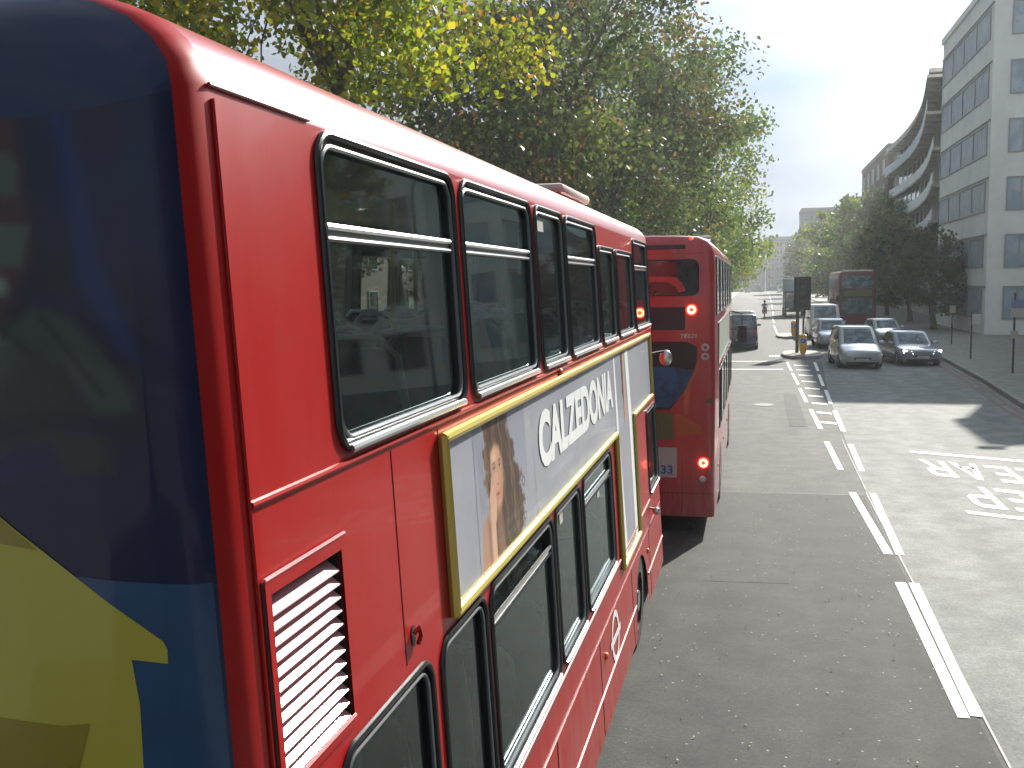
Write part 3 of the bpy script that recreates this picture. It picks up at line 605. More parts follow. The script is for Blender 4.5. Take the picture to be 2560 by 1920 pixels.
blob((.36,.07,.07), 2.335, 2.690, .034, .011); blob((.12,.02,.02), 2.335, 2.691, .032, .003, .8); blob((.30,.14,.09), 2.335, 2.668, .022, .006, .6)
NK = [(2.29,2.62),(2.38,2.63),(2.42,2.3),(2.27,2.3)]; C2 = layer(C2, (.22,.11,.07), soft(NK, PY, PZ, .03)*.8)
AR = [(2.175,2.70),(2.20,2.735),(2.225,2.79),(2.24,2.785),(2.245,2.745),(2.262,2.77),(2.272,2.74),(2.285,2.70),(2.295,2.66),(2.285,2.60),(2.255,2.56),(2.25,2.45),(2.25,2.3),(2.15,2.3),(2.165,2.5),(2.165,2.62)]
C2 = layer(C2, (.20,.10,.06), soft(AR, PY-.008, PZ+.004, .02)*.7); ak = soft(AR, PY, PZ, .012); C2 = layer(C2, (.60,.36,.25), ak)
C2 = layer(C2, (.34,.17,.10), ak*np.exp(-((PY-2.168-(2.6-PZ)*-.01)/.012)**2)*.8)
for a_ in ((2.215,2.73,.35),(2.238,2.72,.3),(2.258,2.70,.25)): C2 = layer(C2, (.30,.15,.09), ak*.8*np.exp(-((PY-a_[0]-(PZ-a_[1])*a_[2])/.003)**2)*np.clip((PZ-2.64)/.03, 0, 1))
A2 = [(2.02,2.58),(2.07,2.63),(2.13,2.64),(2.16,2.58),(2.15,2.3),(1.97,2.3)]; C2 = layer(C2, (.40,.22,.15), soft(A2, PY, PZ, .02)); C2 = layer(C2, (.20,.10,.06), soft(A2, PY, PZ, .02)*np.clip((PY-2.10)/.05, 0, 1))
C2 *= (1+r2.normal(0, .03, PY.shape))[..., None]; edge_ = np.clip(np.minimum(PY-1.96, 2.96-PY)/.03, 0, 1)[..., None]
nz_, nd_ = PY.shape; me = bpy.data.meshes.new('woman_print')
me.from_pydata([side(.0109)(a, c) for a, c in zip(PY.ravel(), PZ.ravel())], [], [(i*nd_+j, i*nd_+j+1, (i+1)*nd_+j+1, (i+1)*nd_+j) for i in range(nz_-1) for j in range(nd_-1)])
at_ = me.color_attributes.new('Print', 'FLOAT_COLOR', 'POINT'); at_.data.foreach_set('color', np.concatenate([C2.reshape(-1,3), np.ones((C2.size//3,1))], 1).ravel())
pm = mat('printed woman portrait', (0,0,0), .45, coat=.08, spec=.2); pa = N(pm.node_tree, 'ShaderNodeVertexColor', layer_name='Print'); pm.node_tree.links.new(pa.outputs[0], pm.node_tree.nodes['Principled BSDF'].inputs['Base Color'])
me.materials.append(pm); o = bpy.data.objects.new('woman_print', me); COL.objects.link(o); o.parent = ad
adp('second_figure', jag([(6.98,3.04),(7.12,3.04),(7.10,2.7),(7.08,2.3),(7.05,1.9),(7.05,1.23),(6.93,1.23),(6.90,1.7),(6.88,2.1),(6.98,2.5)], .012, 8), 'skin', .0125)
adp('second_figure_hair', jag([(6.92,3.05),(7.02,3.05),(7.01,2.8),(6.97,2.6),(6.92,2.7)], .012, 9), 'hair', .0135)
adp('pale_stripe', [(7.2,3.04),(7.42,3.04),(7.5,2.3),(7.5,1.23),(7.3,1.23),(7.28,2.3)], 'white', .0122)
adp('pale_stripe', [(6.42,3.04),(6.5,3.04),(6.55,2.3),(6.7,1.23),(6.45,1.23),(6.42,2.3)], 'white', .0122)
adp('panel_joint', [(3.14,2.40),(3.146,2.40),(3.146,3.055),(3.14,3.055)], 'winframe', .0121); adp('panel_joint', [(4.7,2.40),(4.705,2.40),(4.705,3.055),(4.7,3.055)], 'winframe', .0121)
# roundel, markers, latch, mirrors, roof hatch
b = MB(); b.poly([circ(5.72,.80,.21,32), circ(5.72,.80,.155,32)[::-1]], side(.005)); b.poly([[(5.44,.77),(6.0,.77),(6.0,.83),(5.44,.83)]], side(.007)); b.build('roundel', 'white', near, fixn=False)
for y, z in ((5.18,.83),(8.27,.83),(4.06,3.115),(1.4,.83)):
    b = MB(); b.sphere((hwz(z)+.008, y, z), .035, 10, 6, (.5, 1, .8)); b.build('marker_light', 'amber', near)
b = MB(); b.mat('black').poly([rr(1.06,2.40,1.10,2.475,.018)], side(.004)); b.mat('red').tube([side(.014)(1.06,2.455), side(.026)(1.08,2.47), side(.026)(1.095,2.44), side(.014)(1.09,2.405)], .009, 6); b.build('panel_latch', parent=near)
b = MB(); b.mat('black').tube([(1.10,9.95,2.82), (1.24,10.1,2.84)], .016, 8); b.mat('alu').sphere((1.27,10.12,2.76), .1, 14, 10, (.8,.5,1.0)); b.build('mirror', parent=near)
b = MB(); b.mat('black').tube([(1.2,8.72,1.2), (1.27,8.74,1.18)], .012, 8); b.mat('alu').sphere((1.29,8.74,1.16), .045, 12, 8); b.build('small_mirror', parent=near)
b = MB(); b.box(-.1,.86,5.6,6.9,4.39,4.47); b.build('roof_hatch', 'cream', near, bevel=.03)
for sg in (1, -1):
    wheel(near, 1.08*sg, 2.35, .48, .28, sg); wheel(near, 1.08*sg, 7.65, .48, .28, sg)
# seats and poles inside
seat = MB(); seat.mat('seat').box(-.42,.42,-.22,.22,.38,.48)
for s_ in (-.215, .215):
    seat.mat('seat').hexa([(s_-.2,-.22,.45),(s_+.2,-.22,.45),(s_+.2,-.15,.45),(s_-.2,-.15,.45)], [(s_-.17,-.33,1.08),(s_+.17,-.33,1.08),(s_+.17,-.27,1.08),(s_-.17,-.27,1.08)])
    seat.mat('seatback').tube([(s_-.2,-.235,.45),(s_-.2,-.3,.8),(s_-.17,-.335,1.05),(s_-.1,-.345,1.12),(s_+.1,-.345,1.12),(s_+.17,-.335,1.05),(s_+.2,-.3,.8),(s_+.2,-.235,.45)], .018, 6)
seat.mat('black').box(-.03,.03,-.1,.1,0,.38)
seat = seat.build('seat', parent=near, bevel=0); seat.location = (.6,.95,2.36); first = True
for zf, ys in ((2.36, np.arange(.95, 9.3, .82)), (.9, np.arange(.9, 3.2, .8)), (.5, np.arange(3.5, 7.2, .85))):
    for y in ys:
        for x in (.6, -.6):
            if first: first = False; continue
            c = seat.copy(); COL.objects.link(c); c.parent = near; c.location = (x, y, zf)
for k, (x, y) in enumerate(((.18,1.6),(.18,3.2),(-.18,4.0),(.18,4.9),(-.18,5.6),(.18,6.6))):
    b = MB(); b.tube([(x,y,.5),(x,y,2.25)], .017, 8); b.tube([(x,y,1.75),(x+.5*(1 if x > 0 else -1),y,1.55)], .014, 8); b.build('grab_pole', 'pole', near)
for x, y in ((.17,1.9),(.17,3.6),(-.17,5.0),(.17,7.0)):
    b = MB(); b.tube([(x,y,2.36),(x,y,4.2)], .017, 8); b.build('grab_pole', 'pole', near)

# ---- generic simpler bus (queueing and oncoming) ----------------------------
def simple_bus(name, label, loc, rz, length, panes_up, panes_lo, paint='red2'):
    t = thing(name, label, 'bus', loc, rz); hw = 1.26; Ht = 4.35
    pr = [(hw,.28),(hw,1.0),(hw,2.4),(hw-.01,3.3),(hw-.02,3.9),(hw-.03,4.1),(hw-.06,4.2),(hw-.13,4.28),(hw-.26,4.33),(hw-.6,4.35),(0,4.36)]
    b = MB(); st = [(.12,-.10),(.075,-.098),(.04,-.08),(.015,-.05),(0,0)]
    cut = length/2
    rings = [full(shell_ring(hw, Ht, pr, y, i, 1.2)) for i, y in st]+[full(shell_ring(hw, Ht, pr, y, 0)) for y in (cut, length-.3)]+[full(shell_ring(hw, Ht, pr, length-.3+y, i, 1.4)) for i, y in ((.01,.1),(.04,.2),(.1,.27),(.2,.3))]
    b.mat(paint).loft(rings)
    body = b.build('body', parent=t)
    for sg in (1, -1):
        for (a, z0, c, z1) in panes_up+panes_lo:
            sfn = lambda off: (lambda y, z: (sg*((hw+off)-(.01*(max(0, min(z, 3.3)-2.4)/.9)+.01*max(0, z-3.3)/.6)), y, z))
            w = MB(); w.mat('rubber').tube([sfn(.004)(*p) for p in rr(a, z0, c, z1, .07, 3)], .016, 6, closed=True); w = w.build('window', parent=t)
            g = MB(); g.poly([rr(a, z0, c, z1, .07, 3)], sfn(.008)); g.build('pane', 'dglass', w, fixn=False)
        for yy in (2.4, length-2.5):
            w = MB(); w.poly([[(yy-.56, .285), (yy+.56, .285)]+[(yy+.56*math.cos(math.pi*k/12), .44+.54*math.sin(math.pi*k/12)) for k in range(13)]], lambda y, z: (sg*(hw+.004), y, z)); w.build('wheel_arch', 'black', t, fixn=False)
            wheel(t, 1.13*sg, yy, .48, .27, sg)
    return t
pu = [(.25,3.2,1.7,4.05),(1.8,3.2,3.2,4.05),(3.3,3.2,4.7,4.05),(4.8,3.2,6.2,4.05),(6.3,3.2,7.7,4.05),(7.8,3.2,9.3,4.05)]
pl = [(1.6,1.35,2.3,2.28),(2.45,1.35,3.9,2.28),(4.0,1.35,5.4,2.28),(5.5,1.35,6.9,2.28),(7.0,1.35,8.2,2.28),(8.5,1.35,9.7,2.28)]
B2X = -.53-1.26
mid = simple_bus('double_decker_bus', 'second red double-decker seen from its back, lit brake lamps, queueing ahead of the near bus', (B2X, 14.56, 0), 0, 10.6, pu, pl)
def rx(X): return X-B2X
def bd(name, pts, m, off=.004, holes=(), par=None):
    b = MB(); b.poly([[(rx(x), z) for x, z in pts]]+[[(rx(x), z) for x, z in h][::-1] for h in holes], lambda x, z: (x, -.10-off, z)); return b.build(name, m, par or mid, fixn=False, smooth=False)
mirr = lambda x: 2*B2X-x
# top air louvre with slats
lv = bd('rear_louvre', [(mirr(-.96),4.15),(-.96,4.15),(-.96,4.215),(mirr(-.96),4.215)], 'louver')
rwp = rr(mirr(-.78), 3.50, -.78, 4.0, .09)
rw = MB(); rw.poly([[(rx(x), z) for x, z in rwp]], lambda x, z: (x, -.106, z)); rw = rw.build('rear_window', 'dglass', mid, fixn=False)
b = MB(); b.tube([(rx(x), -.106, z) for x, z in rwp], .014, 6, closed=True); b.build('frame', 'rubber', rw)
bd('red_swoosh', [(-2.45,3.53),(-2.4,3.68),(-2.2,3.76),(-1.30,3.765),(-1.08,3.75),(-1.0,3.66),(-.95,3.56),(-1.05,3.53),(-1.1,3.62),(-1.22,3.69),(-2.1,3.69),(-2.3,3.62)], 'red2', .009, par=rw)
bd('dark_panel', rr(mirr(-.96), 3.0, -.96, 3.33, .02), 'louver', .005)
bd('panel_gap', [(mirr(-.7),4.085),(-.7,4.085),(-.7,4.095),(mirr(-.7),4.095)], 'darkred', .004)  # thin dark red line above the rear window
bd('dark_advert', [(mirr(-.79),2.76),(mirr(-.94),2.84),(-.94,2.83),(-.79,2.76),(-.79,2.57),(-.87,2.28),(-1.04,2.01),(-1.18,1.84),(-2.4,1.84),(mirr(-.87),2.28),(mirr(-.8),2.57)], 'louver', .004)
bd('blue_advert_print', [(-2.6,2.45),(-1.2,2.47),(-.84,2.43),(-.88,2.28),(-1.04,2.02),(-1.18,1.88),(-2.3,1.88)], 'adblue', .007)
bd('orange_advert_print', [(-.80,2.50),(-.74,2.56),(-.79,2.36),(-.90,2.18),(-.93,2.2),(-.86,2.34)], 'orangead', .008)
bd('khaki_panel', [(-2.3,1.40),(-1.11,1.40),(-1.13,1.80),(-2.3,1.80)], 'khaki', .004)
bd('lamp_cluster_panel', [(-1.08,1.44),(-.72,1.50),(-.72,1.62),(-1.02,1.78),(-1.11,1.78)], 'orangead', .003)
stk = bd('route_card', [(-2.4,.85),(-1.07,.85),(-1.07,1.29),(-2.4,1.29)], 'cream', .005)
text_poly('33', rx(-1.30), rx(-1.13), .90, 1.03, lambda x, z: (x, -.112, z), bold=.02).build('route_number', 'signblue', stk, fixn=False, smooth=False)
text_poly('TE839', rx(-1.03), rx(-.79), 2.885, 2.945, lambda x, z: (x, -.105, z), bold=.01).build('fleet_number', 'cream', mid, fixn=False, smooth=False)
bd('yellow_plate', [(-.66,1.95),(-.55,1.95),(-.55,2.01),(-.66,2.01)], 'khaki', .004)
bd('panel_line', [(-1.0,.3),(-.992,.3),(-.992,1.2),(-1.0,1.2)], 'darkred', .003)
bd('panel_line', [(mirr(-.56),.62),(-.56,.62),(-.56,.63),(mirr(-.56),.63)], 'darkred', .003)
def ring(nm, x, z, ro, ri, m, d=.02):
    b = MB(); b.tube([(rx(x)+((ro+ri)/2)*math.cos(2*math.pi*k/20), -.105-d, z+((ro+ri)/2)*math.sin(2*math.pi*k/20)) for k in range(20)], (ro-ri)/2, 8, closed=True); return b.build(nm, m, mid)
def lamp(x, z, lit=True):
    r_ = ring('brake_lamp', x, z, .062, .030, 'brake' if lit else 'redlens')
    b = MB(); b.cyl((rx(x), -.10, z), (rx(x), -.122, z), .078, 20); o = b.build('bezel', 'glowred' if lit else 'redlens', r_)
for sx in (1, -1):
    fx = (lambda x: x) if sx == 1 else mirr
    lamp(fx(-.87), 3.29); lamp(fx(-.69), 1.08)
    for z in (2.75, 2.62): ring('round_reflector', fx(-.675), z, .055, .02, 'cream', .012)
    b = MB(); b.sphere((rx(fx(-.70)), -.11, .84), .05, 10, 8, (1, .4, 1)); b.build('reversing_lamp', 'lens', mid)
b = MB(); b.sphere((rx(-.88), -.06, 4.285), .035, 10, 8, (1, .7, 1)); b.build('top_marker_lamp', 'glowred', mid)
b = MB(); b.box(.9,1.15,.5,.75,4.30,4.36); b.build('roof_fitting', 'lens', mid, bevel=.02)
b = MB(); b.mat('sidead').poly([[(.9,2.42),(7.8,2.42),(7.8,3.05),(.9,3.05)]], lambda y, z: (1.264, y, z)); 
b.mat('greytrim').tube([(1.264,.9,3.05),(1.264,7.8,3.05),(1.264,7.8,2.42),(1.264,.9,2.42)], .015, 6, closed=True); b.build('side_advert', parent=mid, fixn=False)
b = MB(); b.mat('black').tube([(1.1,10.45,3.0),(1.5,10.62,2.9),(1.5,10.62,2.6)], .015, 6); b.mat('black').box(1.4,1.62,10.58,10.66,2.2,2.6); b.build('wing_mirror', parent=mid)
for y in (1.2, 4.0, 6.5): 
    b = MB(); b.sphere((1.265, y, .82), .03, 8, 6, (.4,1,.8)); b.build('marker_light', 'amber', mid)

onc = simple_bus('double_decker_bus', 'oncoming red double-decker facing the camera behind the white van', (7.05, 83.9, 0), math.pi, 10, pu, pl, 'mutedred')
def fd(name, pts, m, off=.004, par=None):
    b = MB(); b.poly([pts], lambda x, z: (x, 10.0+off, z)); return b.build(name, m, par or onc, fixn=False, smooth=False)
fd('upper_windscreen', rr(-1.05,3.15,1.05,4.0,.1), 'cglass'); fd('destination_blind', rr(-.95,2.55,.95,3.0,.05), 'khaki', .006); fd('blind_surround', rr(-1.02,2.45,1.02,3.08,.05), 'louver', .003)
fd('windscreen', rr(-1.05,1.3,1.05,2.4,.1), 'cglass')
for x in (-.85, .85): fd('headlight', circ(x, .75, .11, 16), 'lens', .006)
fd('number_plate', rr(-.26,.42,.26,.53,.01), 'plate', .006)
b = MB(); b.box(-1.0,1.0,9.6,9.9,4.25,4.40); b.build('roof_dome', 'cream', onc, bevel=.05)
for sx in (-1, 1):
    b = MB(); b.tube([(sx*1.1,9.95,3.0),(sx*1.35,10.2,2.8),(sx*1.35,10.2,2.6)], .015, 6); b.box(sx*1.35-.11,sx*1.35+.11,10.17,10.23,2.2,2.6); b.build('wing_mirror', 'black', onc)

# ------------------------------------------------------------------ cars
def car(name, label, loc, rz, paint, L=4.2, Wd=1.75, H=1.5, belt=.92, hood=.95, boot=.35, nose=.62, ws=.62, rs=.35, rake=.16, lit=False, group=None, van=False, roofpaint=None, cat='car'):
    t = thing(name, label, cat, loc, rz, group); hw = Wd/2
    # front at y=0, heading -y ; stations
    b = MB()
    def sec(y, w, zb, zt, crown=.03): return [(w*.80,y,zb),(w*.97,y,zb+.08),(w,y,zb+.28),(w*.985,y,(zb+zt)/2+.12),(w*.93,y,zt-.04),(w*.80,y,zt),(0,y,zt+crown)]
    st = [(0.0,hw*.72,.30,nose*.92),(.06,hw*.84,.22,nose),(.22,hw*.95,.18,nose+.06),(.6,hw*1.0,.18,nose+(belt-nose)*.55),(hood,hw,.18,belt),(hood+.8,hw,.18,belt),(L-boot-.5,hw,.18,belt+.02),(L-.25,hw*.97,.20,belt-.02),(L-.05,hw*.88,.26,belt-.08),(L,hw*.8,.34,belt-.2)]
    b.loft([full(sec(*s_)) for s_ in st])
    yb0, yb1 = hood-.02, L-boot; yt0, yt1 = hood+ws, L-boot-rs; wb, wt = hw*.95, hw*(.97-rake)
    def ring_(s_, z, k0, k1, w): 
        return [(w*.80,k0,z),(w,k0+.12,z),(w*1.01,(k0+k1)/2,z),(w,k1-.12,z),(w*.80,k1,z),(-w*.80,k1,z),(-w,k1-.12,z),(-w*1.01,(k0+k1)/2,z),(-w,k0+.12,z),(-w*.80,k0,z)]
    zt_ = H-.07
    b.loft([ring_(0, belt-.05, yb0, yb1, wb), ring_(0, zt_, yt0, yt1, wt), ring_(0, H-.02, yt0+.06, yt1-.06, wt*.93), ring_(0, H, yt0+.22, yt1-.2, wt*.75)])
    body = b.build('body', paint, t, bevel=.012, bseg=1, ang=42)
    lerp = lambda a, c, k: a+(c-a)*k
    def gl(nm, q, off, m='cglass'):
        b = MB(); n = (Vector(q[1])-Vector(q[0])).cross(Vector(q[3])-Vector(q[0])).normalized()*off
        b.add([Vector(p)+n for p in q], [(0,1,2,3)]); return b.build(nm, m, body, fixn=False, smooth=False)
    zb_, zt2 = belt+.03, zt_-.05; k0 = (zb_-belt+.05)/(zt_-belt+.05); k1 = (zt2-belt+.05)/(zt_-belt+.05)
    P = lambda k, y0, y1, s_, fw_, fwt: (s_*lerp(wb*fw_, wt*fwt, k), lerp(y0, y1, k), lerp(belt-.05, zt_, k))
    gl('windscreen', [P(k0,yb0,yt0,-1,.76,.76), P(k0,yb0,yt0,1,.76,.76), P(k1,yb0,yt0,1,.76,.76), P(k1,yb0,yt0,-1,.76,.76)], .008)
    if not van: gl('rear_screen', [P(k0,yb1,yt1,1,.74,.74), P(k0,yb1,yt1,-1,.74,.74), P(k1,yb1,yt1,-1,.74,.74), P(k1,yb1,yt1,1,.74,.74)], .008)
    ymb, ymt = (yb0+yb1)/2, (yt0+yt1)/2
    for s_ in (1, -1):
        segs = [(.16,.02)] if van else [(.16,.02),(-.02,-.16)]
        for i in range(len(segs)):
            if i == 0: a, c, d, e = (yb0+.2, ymb-.03, ymt-.03, yt0+.16)
            else: a, c, d, e = (ymb+.03, yb1-.2, yt1-.16, ymt+.03)
            if van: c = yb0+1.2; d = yb0+1.2
            q = [P(k0,a,a,s_,1.0,1.0), P(k0,c,c,s_,1.0,1.0), P(k1,d,d,s_,1.0,1.0), P(k1,e,e,s_,1.0,1.0)]
            q = [(x+s_*.014, y, z) for x, y, z in q]
            b = MB(); b.add(q, [(0,1,2,3)]); b.build('side_window', 'dglass', body, fixn=False, smooth=False)
        zl = nose-.03
        b = MB(); b.hexa([(s_*hw*.45,-.012,zl-.10),(s_*hw*.86,.10,zl-.09),(s_*hw*.84,.2,zl-.09),(s_*hw*.45,.12,zl-.10)], [(s_*hw*.50,.02,zl+.01),(s_*hw*.90,.13,zl+.06),(s_*hw*.86,.22,zl+.06),(s_*hw*.50,.14,zl+.01)])
        b.build('headlight', 'headlit' if lit else 'lens', body, bevel=.01)
        b = MB(); b.hexa([(s_*hw*.62,L-.07,belt-.22),(s_*hw*.93,L-.13,belt-.22),(s_*hw*.86,L+.012,belt-.22),(s_*hw*.62,L+.02,belt-.22)], [(s_*hw*.66,L-.12,belt-.06),(s_*hw*.92,L-.16,belt-.06),(s_*hw*.86,L-.035,belt-.06),(s_*hw*.66,L-.03,belt-.06)])
        b.build('tail_light', 'redlens', body)
        b = MB(); b.hexa([(s_*(hw*.95),yb0+.26,belt+.02),(s_*(hw+.16),yb0+.22,belt+.02),(s_*(hw+.15),yb0+.32,belt+.02),(s_*(hw*.95),yb0+.34,belt+.02)], [(s_*(hw*.95),yb0+.28,belt+.12),(s_*(hw+.15),yb0+.24,belt+.14),(s_*(hw+.14),yb0+.32,belt+.14),(s_*(hw*.95),yb0+.34,belt+.12)])
        b.build('door_mirror', 'black' if van else paint, body, bevel=.015)
        for y in (.78, L-.78): wheel(t, s_*(hw-.10), y, .31, .2, s_)
    b = MB(); b.hexa([(-hw*.38,-.008,.40),(hw*.38,-.008,.40),(hw*.38,.1,.40),(-hw*.38,.1,.40)], [(-hw*.42,.015,nose-.06),(hw*.42,.015,nose-.06),(hw*.42,.1,nose-.06),(-hw*.42,.1,nose-.06)]); b.build('grille', 'black', body)
    b = MB(); b.hexa([(-hw*.72,.012,.20),(hw*.72,.012,.20),(hw*.72,.2,.20),(-hw*.72,.2,.20)], [(-hw*.75,.003,.31),(hw*.75,.003,.31),(hw*.75,.2,.31),(-hw*.75,.2,.31)]); b.build('lower_bumper', 'black', body)
    b = MB(); b.box(-.26,.26,-.016,.0,.34,.45); b.build('number_plate', 'cream', body)
    b = MB(); b.box(-.26,.26,L+.002,L+.02,.48,.59); b.build('rear_plate', 'plate', body)
    return t
car('parked_car' if False else 'small_people_carrier', 'silver rounded people carrier nearest the hatched centre line, blank headlights', (4.38, 43.3, 0), R(4), 'silver', L=4.1, Wd=1.74, H=1.72, belt=1.0, hood=.85, boot=.12, nose=.72, ws=.85, rs=.35)
car('saloon_car', 'steel grey saloon with both headlights lit, nearest the right kerb', (6.98, 45.0, 0), R(8), 'steel', L=4.5, Wd=1.78, H=1.42, belt=.86, hood=1.25, boot=.7, nose=.66, ws=.75, rs=.6, lit=True)
car('hatchback_car', 'pale blue hatchback right behind the silver people carrier', (4.25, 56.4, 0), R(3), 'lightblue', L=4.0, Wd=1.68, H=1.56, belt=.95, hood=.9, boot=.15, nose=.7, ws=.7)
car('hatchback_car', 'small silver hatchback half hidden behind the lit saloon car', (7.65, 60.2, 0), R(8), 'silver', L=3.8, Wd=1.62, H=1.42, belt=.88, hood=.9, boot=.15, nose=.64, ws=.7)
car('delivery_van', 'white van facing the camera in front of the oncoming bus', (4.45, 65.5, 0), R(2), 'whitecar', L=4.9, Wd=1.95, H=2.15, belt=1.25, hood=.95, boot=.02, nose=.9, ws=.6, rs=.04, rake=.10, van=True, cat='van')
car('taxi', 'dark blue taxi with glossy pale roof, driving away past the second bus', (-.68, 59.6, 0), math.pi, 'bluecar', L=4.5, Wd=1.8, H=1.9, belt=1.15, hood=1.0, boot=.12, nose=.8, ws=.6, rs=.25, rake=.12, cat='taxi')
car('hatchback_car', 'white hatchback ahead of the dark blue taxi', (-.75, 73, 0), math.pi, 'whitecar', L=4.2, Wd=1.75, H=1.7, belt=1.0, hood=.9, boot=.2, nose=.7)
car('delivery_van', 'distant white van where the road meets the far buildings', (8.2, 330, 0), 0, 'whitecar', L=5, Wd=2, H=2.5, belt=1.3, van=True, rs=.04, boot=.02, cat='van')
car('hatchback_car', 'distant red car at the far end of the left lane', (-2.2, 345, 0), math.pi, 'red2', L=4.2, Wd=1.8, H=1.6)
car('delivery_van', 'distant dark blue van at the far end of the road', (3.2, 350, 0), math.pi/2, 'bluecar', L=5.6, Wd=2.1, H=2.7, belt=1.4, van=True, rs=.04, boot=.02, cat='van')
car('delivery_van', 'distant dark blue van crossing farther left', (-3.6, 356, 0), math.pi/2, 'bluecar', L=6.0, Wd=2.1, H=3.0, belt=1.4, van=True, rs=.04, boot=.02, cat='van')
# lorry
t = thing('lorry', 'pale grey box lorry oncoming behind the traffic light', 'lorry', (4.0, 104, 0), 0)
b = MB(); b.box(-1.15,1.15,1.9,8.0,.95,3.9); b.build('cargo_box', 'lightblue', t, bevel=.04)
b = MB(); b.box(-1.05,1.05,0,1.75,.55,2.75); cb = b.build('cab', 'bluecar', t, bevel=.12, bseg=3)
b = MB(); b.poly([rr(-.92,1.65,.92,2.5,.08)], lambda x, z: (x,-.006,z)); b.build('windscreen', 'cglass', cb, fixn=False)
for x in (-.75,.75): b = MB(); b.poly([rr(x-.14,.8,x+.14,.98,.04)], lambda x_, z: (x_,-.008,z)); b.build('headlight', 'amber' if x > 0 else 'lens', cb, fixn=False)
b = MB(); b.box(-.9,.9,.3,7.9,.55,.9); b.build('chassis', 'black', t)
for s_ in (1,-1):
    for y in (1.0,6.2): wheel(t, s_*.95, y, .46, .28, s_)

# ------------------------------------------------------------------ figures
def skinfig(name, verts, edges, radii, sub=2, matname='cloth', parent=None, matfn=None, mats=None):
    me = bpy.data.meshes.new(name); me.from_pydata(verts, edges, []); o = bpy.data.objects.new(name, me); COL.objects.link(o)
    md = o.modifiers.new('s', 'SKIN'); sv = me.skin_vertices[0].data
    for i, r_ in enumerate(radii): sv[i].radius = (r_, r_) if not isinstance(r_, tuple) else r_; 
    sv[0].use_root = True
    sb = o.modifiers.new('u', 'SUBSURF'); sb.levels = sub; sb.render_levels = sub
    bpy.context.view_layer.update()
    nm = bpy.data.meshes.new_from_object(o.evaluated_get(bpy.context.evaluated_depsgraph_get()))
    bpy.data.objects.remove(o); bpy.data.meshes.remove(me)
    nm.name = name; nm.materials.clear()
    for k in (mats or [matname]): nm.materials.append(M[k])
    if matfn:
        for p in nm.polygons: p.material_index = matfn(p.center)
    for p in nm.polygons: p.use_smooth = True
    o = bpy.data.objects.new(name, nm); COL.objects.link(o)
    if parent: o.parent = parent
    return o
def hand(V, E, RD, wrist, d, side_):
    """five short finger chains rooted in the palm; d forward vector"""
    d = Vector(d).normalized(); w = Vector((0,0,1)).cross(d); w = Vector((side_,0,0)) if w.length < .1 else w.normalized(); dn = Vector((0,0,-1))
    pi = len(V); palm = Vector(V[wrist])+d*.06; V.append(tuple(palm)); E.append((wrist, pi)); RD.append((.03,.018))
    for k, (o_, l_) in enumerate(((-.028,.055),(-.010,.065),(.010,.062),(.028,.05))):
        a = palm+d*.03+w*o_; b_ = a+d*l_*.5+dn*.015; c = b_+d*l_*.2+dn*l_*.45
        i = len(V); V.extend([tuple(a), tuple(b_), tuple(c)]); E.extend([(pi,i),(i,i+1),(i+1,i+2)]); RD.extend([.009,.009,.008])
    i = len(V); a = palm-d*.01+Vector((-side_,0,0))*.035; V.extend([tuple(a), tuple(a+d*.035+Vector((-side_,0,0))*.012)]); E.extend([(pi,i),(i,i+1)]); RD.extend([.010,.009])
